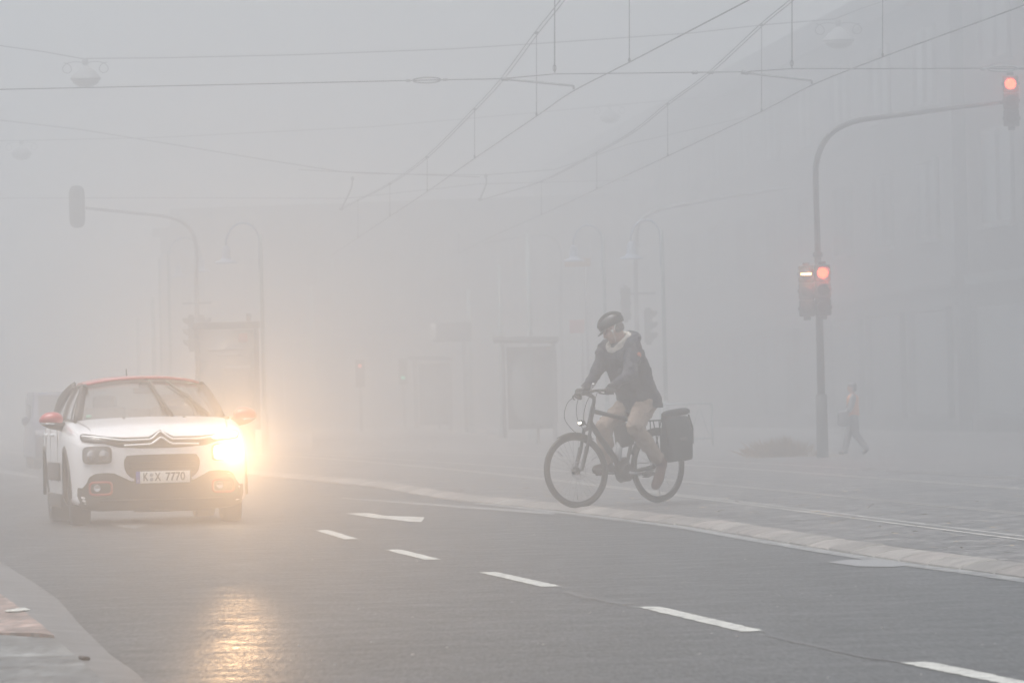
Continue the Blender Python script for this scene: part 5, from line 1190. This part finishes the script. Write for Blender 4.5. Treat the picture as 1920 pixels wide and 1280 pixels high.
# poster case left of the square
d = 122; p0, p1 = pix(368, 760, d), pix(488, 760, d); zt = pix(430, 603, d).z; cx, wd = (p0.x + p1.x) / 2, p1.x - p0.x
ad = thing('poster_case', 'tall glazed advertising case standing behind the white car', 'advertising case', (cx, p0.y, PZ))
z1 = zt - PZ
bm = B(); box(bm, (0, 0, .30), (wd * .82, .18, .62), None, .02); obj('plinth', bm, M_['postercase'], ad)
bm = B()
for s in (-1, 1): box(bm, (s * (wd / 2 - .05), 0, (z1 + .55) / 2), (.10, .24, z1 - .55), None, .02)
box(bm, (0, 0, z1 - .08), (wd + .06, .28, .16), None, .03); box(bm, (0, 0, .60), (wd - .205, .235, .10)); obj('case_frame', bm, M_['postercase'], ad, autos=40)
def poster_mat():
    m, n, bq = nodes_of('poster_print'); tc = n.nodes.new('ShaderNodeTexCoord'); mp = n.nodes.new('ShaderNodeMapping'); mp.inputs['Scale'].default_value = (1.3, 1, 1.1); n.links.new(tc.outputs['Object'], mp.inputs[0])
    v = n.nodes.new('ShaderNodeTexVoronoi'); v.inputs['Scale'].default_value = 1.6; n.links.new(mp.outputs[0], v.inputs['Vector'])
    r = n.nodes.new('ShaderNodeValToRGB'); r.color_ramp.interpolation = 'CONSTANT'; e = r.color_ramp.elements
    e[0].color = (.10, .12, .12, 1); e[1].position = .45; e[1].color = (.22, .20, .19, 1); k = e.new(.7); k.color = (.13, .13, .14, 1); k = e.new(.85); k.color = (.34, .22, .22, 1)
    n.links.new(v.outputs['Color'], r.inputs[0]); n.links.new(r.outputs[0], bq.inputs['Base Color']); bq.inputs['Roughness'].default_value = .3; return m
bm = B(); box(bm, (0, -.06, (z1 + .48) / 2), (wd - .21, .04, z1 - .83)); ps = obj('poster', bm, poster_mat(), ad)
bm = B(); a = pix(456, 633, d); box(bm, (a.x - cx, -.088, a.z - PZ), (.19, .01, .18)); obj('red_square', bm, M_['redring'], ps)
for (x, y, w, h) in ((425, 655, .8, .05), (430, 665, .6, .04), (445, 690, .55, .10)):
    a = pix(x, y, d); bm = B(); box(bm, (a.x - cx, -.088, a.z - PZ), (w, .01, h)); obj('printed_band', bm, mat('printed_grey', (.33, .31, .31), .5), ps)
a = pix(466, 592, d); bm = B(); box(bm, (a.x - cx, 0, z1 + .08), (.10, .12, .18), None, .02); obj('aerial_box', bm, M_['postercase'], ad)

# waiting shelters
def shelter(x0, x1, ytop, d, lab):
    a, c = pix(x0, 760, d), pix(x1, 760, d); w = c.x - a.x; zt = pix((x0 + x1) / 2, ytop, d).z - PZ; t = thing('tram_shelter', lab, 'shelter', ((a.x + c.x) / 2, a.y, PZ))
    bm = B(); box(bm, (0, .9, zt), (w, 4.2, .12), Euler((R(0), R(1.5), 0)).to_matrix(), .03); obj('roof', bm, M_['darkcase'], t)
    for sx, sy in ((-.36, -.8), (.42, -.8), (-.36, 2.6), (.42, 2.6)):
        bm = B(); tube(bm, [(sx * w, sy, -.02), (sx * w, sy, zt - .03)], .04, 10); obj('post', bm, M_['hazesteel'], t)
    M_['dullglass'] = M_.get('dullglass') or glass('shelter_glass', (.72, .76, .75), .12)
    bm = B(); box(bm, (.42 * w, .9, zt / 2 + .1), (.012, 3.2, zt - .5)); obj('side_pane', bm, M_['dullglass'], t)
    bm = B(); box(bm, (.05 * w, 2.6, zt / 2 + .1), (.70 * w, .012, zt - .5)); obj('back_pane', bm, M_['dullglass'], t)
    bm = B(); box(bm, (.16 * w, 1.6, .48), (.35, 1.7, .05), None, .01); box(bm, (.16 * w, 1.0, .23), (.06, .06, .48)); box(bm, (.16 * w, 2.2, .23), (.06, .06, .48)); obj('bench', bm, M_['black'], t)
    bm = B(); box(bm, (.28 * w, -.55, 1.35), (.55, .10, 1.7), None, .02); obj('info_panel', bm, M_['darkcase'], t)
shelter(928, 1050, 636, 133, 'tram shelter with flat dark roof left of the cyclist'); shelter(768, 850, 671, 176, 'faint smaller tram shelter farther left along the platform')
# departure board
d = 168; a = pix(848, 622, d); t = thing('departure_board', 'faint departure board hanging on a post above the platform', 'sign', (a.x, a.y, PZ)); z = a.z - PZ
bm = B(); box(bm, (0, 0, z), (1.15, .22, .58), None, .03); obj('board_case', bm, M_['darkcase'], t); bm = B(); box(bm, (-.56, -.12, z + .02), (.16, .03, .48)); obj('white_panel', bm, M_['platewhite'], t)
bm = B(); tube(bm, [(.35, .02, -.02), (.35, .02, z)], .06, 10); obj('post', bm, M_['hazesteel'], t)
# stop sign post with pale orange panel, and pink-red panel below
for x, y, d, w, h, c, lab in ((1083, 492, 150, .7, .22, (.45, .27, .14), 'faint orange panel on a slim post over the shelter'), (1082, 612, 145, .38, .34, (.45, .14, .13), 'faint reddish square sign right of the shelter')):
    a = pix(x, y, d); t = thing('stop_sign', lab, 'sign', (a.x, a.y, PZ)); z = a.z - PZ
    bm = B(); box(bm, (0, 0, z), (w, .04, h), None, .01); obj('sign_panel', bm, mat('sign_face', c, .5), t); bm = B(); tube(bm, [(w * .3, .04, -.02), (w * .3, .04, z + h * .4)], .035, 10); obj('post', bm, M_['hazesteel'], t)
# railing right of the cyclist
d = 118; a, c = pix(1238, 760, d), pix(1335, 760, d); t = thing('railing', 'low tubular railing on the square behind the pannier bag', 'railing', (a.x, a.y, PZ)); w = c.x - a.x; z = pix(1285, 757, d).z - PZ
bm = B(); tube(bm, [(0, 0, z), (w, 0, z)], .022, 10); obj('top_rail', bm, M_['greenmetal'], t); bm = B(); tube(bm, [(0, 0, .15), (w, 0, .15)], .018, 10); obj('bottom_rail', bm, M_['greenmetal'], t)
for k in range(3): bm = B(); tube(bm, [(w * k / 2, 0, -.02), (w * k / 2, 0, z)], .022, 10); obj('post', bm, M_['greenmetal'], t)
for k in range(2): bm = B(); tube(bm, [(w * k / 2 + .06, 0, .18), (w * k / 2 + w * .25, 0, z - .06), (w * (k + 1) / 2 - .06, 0, .18)], .010, 6); obj('brace', bm, M_['greenmetal'], t)

# dry grass clump on its little mound, left of the mast
M_['drygrass'] = mat('dry_grass', (.25, .16, .085), .9, var=.3, vscale=9)
g0 = gnd(1476, 857, PZ); t = thing('grass_clump', 'brown dry grass clump on the square left of the signal mast', 'plant', (g0.x, g0.y + .3, PZ)); bm = B(); rnd = random.Random(5)
for k in range(900):
    u = rnd.gauss(-.05, .22); u = max(-.62, min(.45, u)); y = rnd.uniform(-.35, .35); h = (.27 - .30 * abs(u)) * rnd.uniform(.3, 1.35) + .03; dx = rnd.uniform(-.10, .10) + u * .25
    if u < -.22 and rnd.random() < .2: dx -= .1; h += .08
    c = Vector((u, y, 0)); tp = Vector((u + dx, y + rnd.uniform(-.06, .06), h)); w = Vector((.006, .003, 0))
    bm.faces.new([bm.verts.new(c - w), bm.verts.new(c + w), bm.verts.new(c.lerp(tp, .6) + w * .8 + Vector((0, 0, .02))), bm.verts.new(tp)])
obj('leaves', bm, M_['drygrass'], t, smooth=False)
bm = B(); ellipsoid(bm, (.15, .1, -.03), (1.0, .5, .075), seg=24); obj('earth_mound', bm, mat('dry_earth', (.16, .13, .10), .9, var=.4, bump=.6, bscale=20), t)

# walker behind the mast, seen through the fog
wb = gnd(1607, 846, 0.06); wb = Vector((wb.x, 93.0 * 1.0, PZ)); wb.x = pix(1599, 760, 93).x
wk = thing('person', 'walking figure with orange vest and dark bag behind the signal mast', 'person', wb, R(0)); K = 1.17 / 1.75
def q_(x, y, z): return Vector((x, y, z))
bm = B()
ellipsoid(bm, (-.03, 0, 1.64), (.095, .078, .115)); ellipsoid(bm, (-.085, 0, 1.60), (.035, .05, .06)); ellipsoid(bm, (-.125, 0, 1.63), (.018, .013, .02), seg=10)
for s in (-1, 1): ellipsoid(bm, (-.01, s * .078, 1.63), (.018, .01, .03), seg=10)
capsule(bm, (-.02, 0, 1.55), (0, 0, 1.44), .055, .065)
tube(bm, [(.02, 0, .90), (.01, 0, 1.0), (0, 0, 1.2), (0, 0, 1.38), (0, 0, 1.47)], [(.10, .14), (.12, .16), (.11, .15), (.12, .18), (.07, .09)], 18, smooth=3, up=(0, 1, 0))
LG = {1: [(.01, .09, .92), (-.12, .09, .50), (-.22, .09, .10), (-.33, .09, .05)], -1: [(.01, -.09, .92), (.05, -.09, .50), (.30, -.09, .16), (.24, -.09, .04)]}
ARM = {1: [(.0, .2, 1.40), (.10, .25, 1.14), (.02, .24, .92)], -1: [(.0, -.2, 1.40), (-.08, -.24, 1.13), (-.24, -.22, .98)]}
for s in (-1, 1):
    a, b_, c, e = LG[s]; capsule(bm, a, b_, .085, .055); capsule(bm, b_, c, .055, .04); capsule(bm, c, e, .045, .035)
    a, b_, c = ARM[s]; capsule(bm, a, b_, .05, .04); capsule(bm, b_, c, .038, .03)
    c = Vector(c); ellipsoid(bm, c + Vector((-.02, 0, -.04)), (.03, .018, .045), seg=12)
    for k in range(4): tube(bm, [c + Vector((-.04 + .02 * k, 0, -.07)), c + Vector((-.045 + .02 * k, 0, -.12 - .01 * (k % 3)))], [.009, .007], 8)
    tube(bm, [c + Vector((-.04, -s * .01, -.03)), c + Vector((-.06, -s * .03, -.07))], [.010, .008], 8)
skin('body', bm, M_['skin'], wk, .010, 3)
bm = B(); tube(bm, [(.02, 0, .93), (.01, 0, 1.0), (0, 0, 1.2), (0, 0, 1.38), (0, 0, 1.47)], [(.14, .18), (.15, .19), (.145, .185), (.15, .20), (.09, .11)], 20, smooth=3, up=(0, 1, 0)); M_['orange'] = mat('orange_cloth', (.62, .26, .12), .7); skin('vest', bm, M_['orange'], wk, .012, 3)
bm = B()
for s in (-1, 1):
    a, b_, c = ARM[s]; capsule(bm, a, b_, .082, .068); capsule(bm, b_, c, .068, .052)
M_['greycloth'] = mat('grey_cloth', (.19, .19, .20), .8, var=.2); skin('sleeves', bm, M_['greycloth'], wk, .011, 3)
bm = B()
for s in (-1, 1):
    a, b_, c, e = LG[s]; capsule(bm, a, b_, .12, .09); capsule(bm, b_, c, .09, .075)
skin('trousers', bm, M_['greycloth'], wk, .011, 3)
for s in (-1, 1): bm = B(); a, b_, c, e = LG[s]; capsule(bm, Vector(c) + Vector((.03, 0, -.02)), e, .05, .042); skin('shoe', bm, M_['black'], wk, .01, 2)
bm = B(); ellipsoid(bm, (-.005, 0, 1.69), (.112, .095, .095)); ellipsoid(bm, (.03, 0, 1.62), (.08, .088, .09)); skin('hood', bm, M_['greycloth'], wk, .012, 2)
wk.scale = (K, K, K)
bg_ = thing('shoulder_bag', 'dark bag carried in front by the walking figure', 'bag', wb + Vector((-.17, -.15, .60)))
bm = B(); box(bm, (0, 0, 0), (.19, .12, .26), None, .05); obj('bag_body', bm, M_['greycloth'], bg_); bm = B(); tube(bm, [(.04, 0, .12), (.09, .0, .24), (.17, .04, .33)], .008, 8, smooth=4); obj('strap', bm, M_['black'], bg_)

# dark blue van following the car, half hidden in the fog
vd = 108; a = pix(132, 760, vd); V = thing('blue_car', 'dark blue high-roofed car lost in fog behind the white car', 'car', (a.x, a.y, 0), R(8)); V.scale = (.76, .76, .76)
M_['navy'] = mat('navy_paint', (.02, .035, .09), .35, coat=.5)
bm = B(); prof = [(0, .35), (0, .85), (.15, 1.02), (1.0, 1.15), (1.75, 1.86), (2.1, 1.93), (4.9, 1.95), (5.0, 1.8), (5.02, .4), (4.7, .28), (.3, .25)]
vs = [[bm.verts.new((s * (.93 - (.10 if z > 1.3 else 0) - (.04 if y < .1 else 0)), y, z)) for y, z in prof] for s in (-1, 1)]; n_ = len(prof)
for k in range(n_): bm.faces.new((vs[0][k], vs[0][(k + 1) % n_], vs[1][(k + 1) % n_], vs[1][k]))
bm.faces.new(vs[0]); bm.faces.new(vs[1][::-1]); bmesh.ops.recalc_face_normals(bm, faces=bm.faces); bmesh.ops.bevel(bm, geom=[e for e in bm.edges if e.calc_face_angle(0) > .5], offset=.07, segments=4, affect='EDGES', profile=.5)
obj('body', bm, M_['navy'], V, autos=50)
bm = B(); poly(bm, [(-.74, 1.06, 1.235), (.74, 1.06, 1.235), (.70, 1.68, 1.83), (-.70, 1.68, 1.83)]); bmesh.ops.translate(bm, verts=bm.verts, vec=(0, -.02, .02)); obj('windscreen', bm, M_['glass'] if False else M_['lens_off'], V)
for s in (-1, 1):
    bm = B(); ellipsoid(bm, (s * .70, .02, .80), (.14, .06, .09)); obj('headlight', bm, M_['lampglass'], V); bm = B(); ellipsoid(bm, (s * 1.06, 1.35, 1.22), (.09, .06, .12)); obj('wing_mirror', bm, M_['navy'], V)
    bm = B(); box(bm, (s * .915, 2.4, 1.42), (.02, 1.2, .42), None, .005); obj('side_window', bm, M_['lens_off'], V)
    for y in (.95, 4.0): bm = B(); lathe(bm, [(0, -.1), (.30, -.1), (.33, -.06), (.33, .06), (.30, .1), (0, .1)], (s * .80, y, .33), 'X', 30); obj('wheel', bm, M_['tyre'], V, autos=40)
bm = B(); box(bm, (0, -.02, .50), (1.5, .10, .24), None, .04); obj('bumper', bm, M_['blackplastic'], V)

# buildings: dim blocks the street runs between
M_['render_a'] = mat('grey_render', (.08, .08, .085), .85, var=.2, vscale=.6); M_['render_b'] = mat('brown_brick', (.06, .052, .05), .85, var=.3, vscale=.8); M_['render_c'] = mat('pale_render', (.11, .11, .112), .85, var=.2, vscale=.5)
M_['pane'] = mat('window_pane', (.03, .035, .04), .12, spec=.7); M_['wframe'] = mat('window_frame', (.11, .11, .11), .6); M_['slate'] = mat('slate_roof', (.06, .06, .065), .7)
def building(name, lab, a, c, depth, h, m, storeys, bays, shop=True, skip=None):
    """front wall from a to c (ground plan), the rest of the block behind it"""
    a, c = Vector((*a, 0)), Vector((*c, 0)); L = (c - a).length; ang = math.atan2(c.y - a.y, c.x - a.x); t = thing(name, lab, 'building', (a.x, a.y, 0.02), ang)
    bm = B(); box(bm, (L / 2, depth / 2, h / 2), (L, depth, h)); obj('wall', bm, m, t, smooth=False)
    bm = B(); box(bm, (L / 2, depth / 2, h + .18), (L + .5, depth + .5, .36)); box(bm, (L / 2, depth / 2, h + .75), (L - .6, depth - .8, .76)); obj('roof', bm, M_['slate'], t, smooth=False)
    bm = B(); box(bm, (L / 2, -.06, 3.75), (L - .01, .12, .25)); obj('cornice', bm, M_['wframe'], t, smooth=False)
    sh = (h - 4.2) / max(1, storeys - 1); bw = L / bays
    w0 = None
    for i in range(bays):
        x = bw * (i + .5)
        if shop:
            s = sub('shop_window', t, (x, 0, 0)); bm = B(); box(bm, (0, -.03, 1.75), (bw * .8, .08, 2.6)); obj('pane', bm, M_['pane'], s, smooth=False)
            bm = B()
            for q in (-.5, .5): box(bm, (q * bw * .8, -.08, 1.75), (.09, .14, 2.7))
            box(bm, (0, -.08, 3.1), (bw * .8 + .1, .15, .09)); box(bm, (0, -.08, .42), (bw * .8 + .1, .16, .1)); obj('frame', bm, M_['galv'], s, smooth=False)
        for k in range(storeys - 1):
            z = 4.2 + sh * (k + .5)
            if w0 is None:
                w0 = sub('window', t, (x, 0, z)); bm = B(); box(bm, (0, -.02, 0), (bw * .42, .06, sh * .58)); obj('pane', bm, M_['pane'], w0, smooth=False)
                bm = B()
                for q in (-.5, 0, .5): box(bm, (q * bw * .42, -.06, 0), (.07, .09, sh * .58 + .07))
                for q in (-.5, .5): box(bm, (0, -.062, q * sh * .58), (bw * .42 - .07, .085, .07))
                box(bm, (0, -.10, -sh * .31), (bw * .5, .22, .06)); obj('frame', bm, M_['wframe'], w0, smooth=False)
            else:
                wn = w0.copy(); COL.objects.link(wn); wn.parent = t; wn.location = (x, 0, z)
                for ch in list(w0.children): cc = ch.copy(); COL.objects.link(cc); cc.parent = wn
    return t
building('corner_building', 'tall dim building filling the right edge behind the signal mast', (11.2, 139), (17.5, 98), 14, 12, M_['render_b'], 3, 6)
building('town_building', 'dim grey building set back to the left of the corner building', (1.2, 268), (11.0, 140.5), 14, 11, M_['render_c'], 3, 16)
building('station_building', 'low wide building barely visible across the end of the square', (-14, 228), (9, 222), 12, 8.0, M_['render_a'], 2, 9)
# ================================================================ FOG
bm = B(); box(bm, (0, 185, 6.35), (476, 500, 15.3))
m = bpy.data.materials.new('fog_air'); m.use_nodes = True; n = m.node_tree; n.nodes.clear()
pv = n.nodes.new('ShaderNodeVolumePrincipled'); pv.inputs['Color'].default_value = (0.965, 0.972, 0.972, 1); pv.inputs['Density'].default_value = FOG; pv.inputs['Anisotropy'].default_value = 0.78
o = n.nodes.new('ShaderNodeOutputMaterial'); n.links.new(pv.outputs[0], o.inputs['Volume'])
tag(obj('haze', bm, m, smooth=False), 'thick grey fog filling the street', kind='stuff')
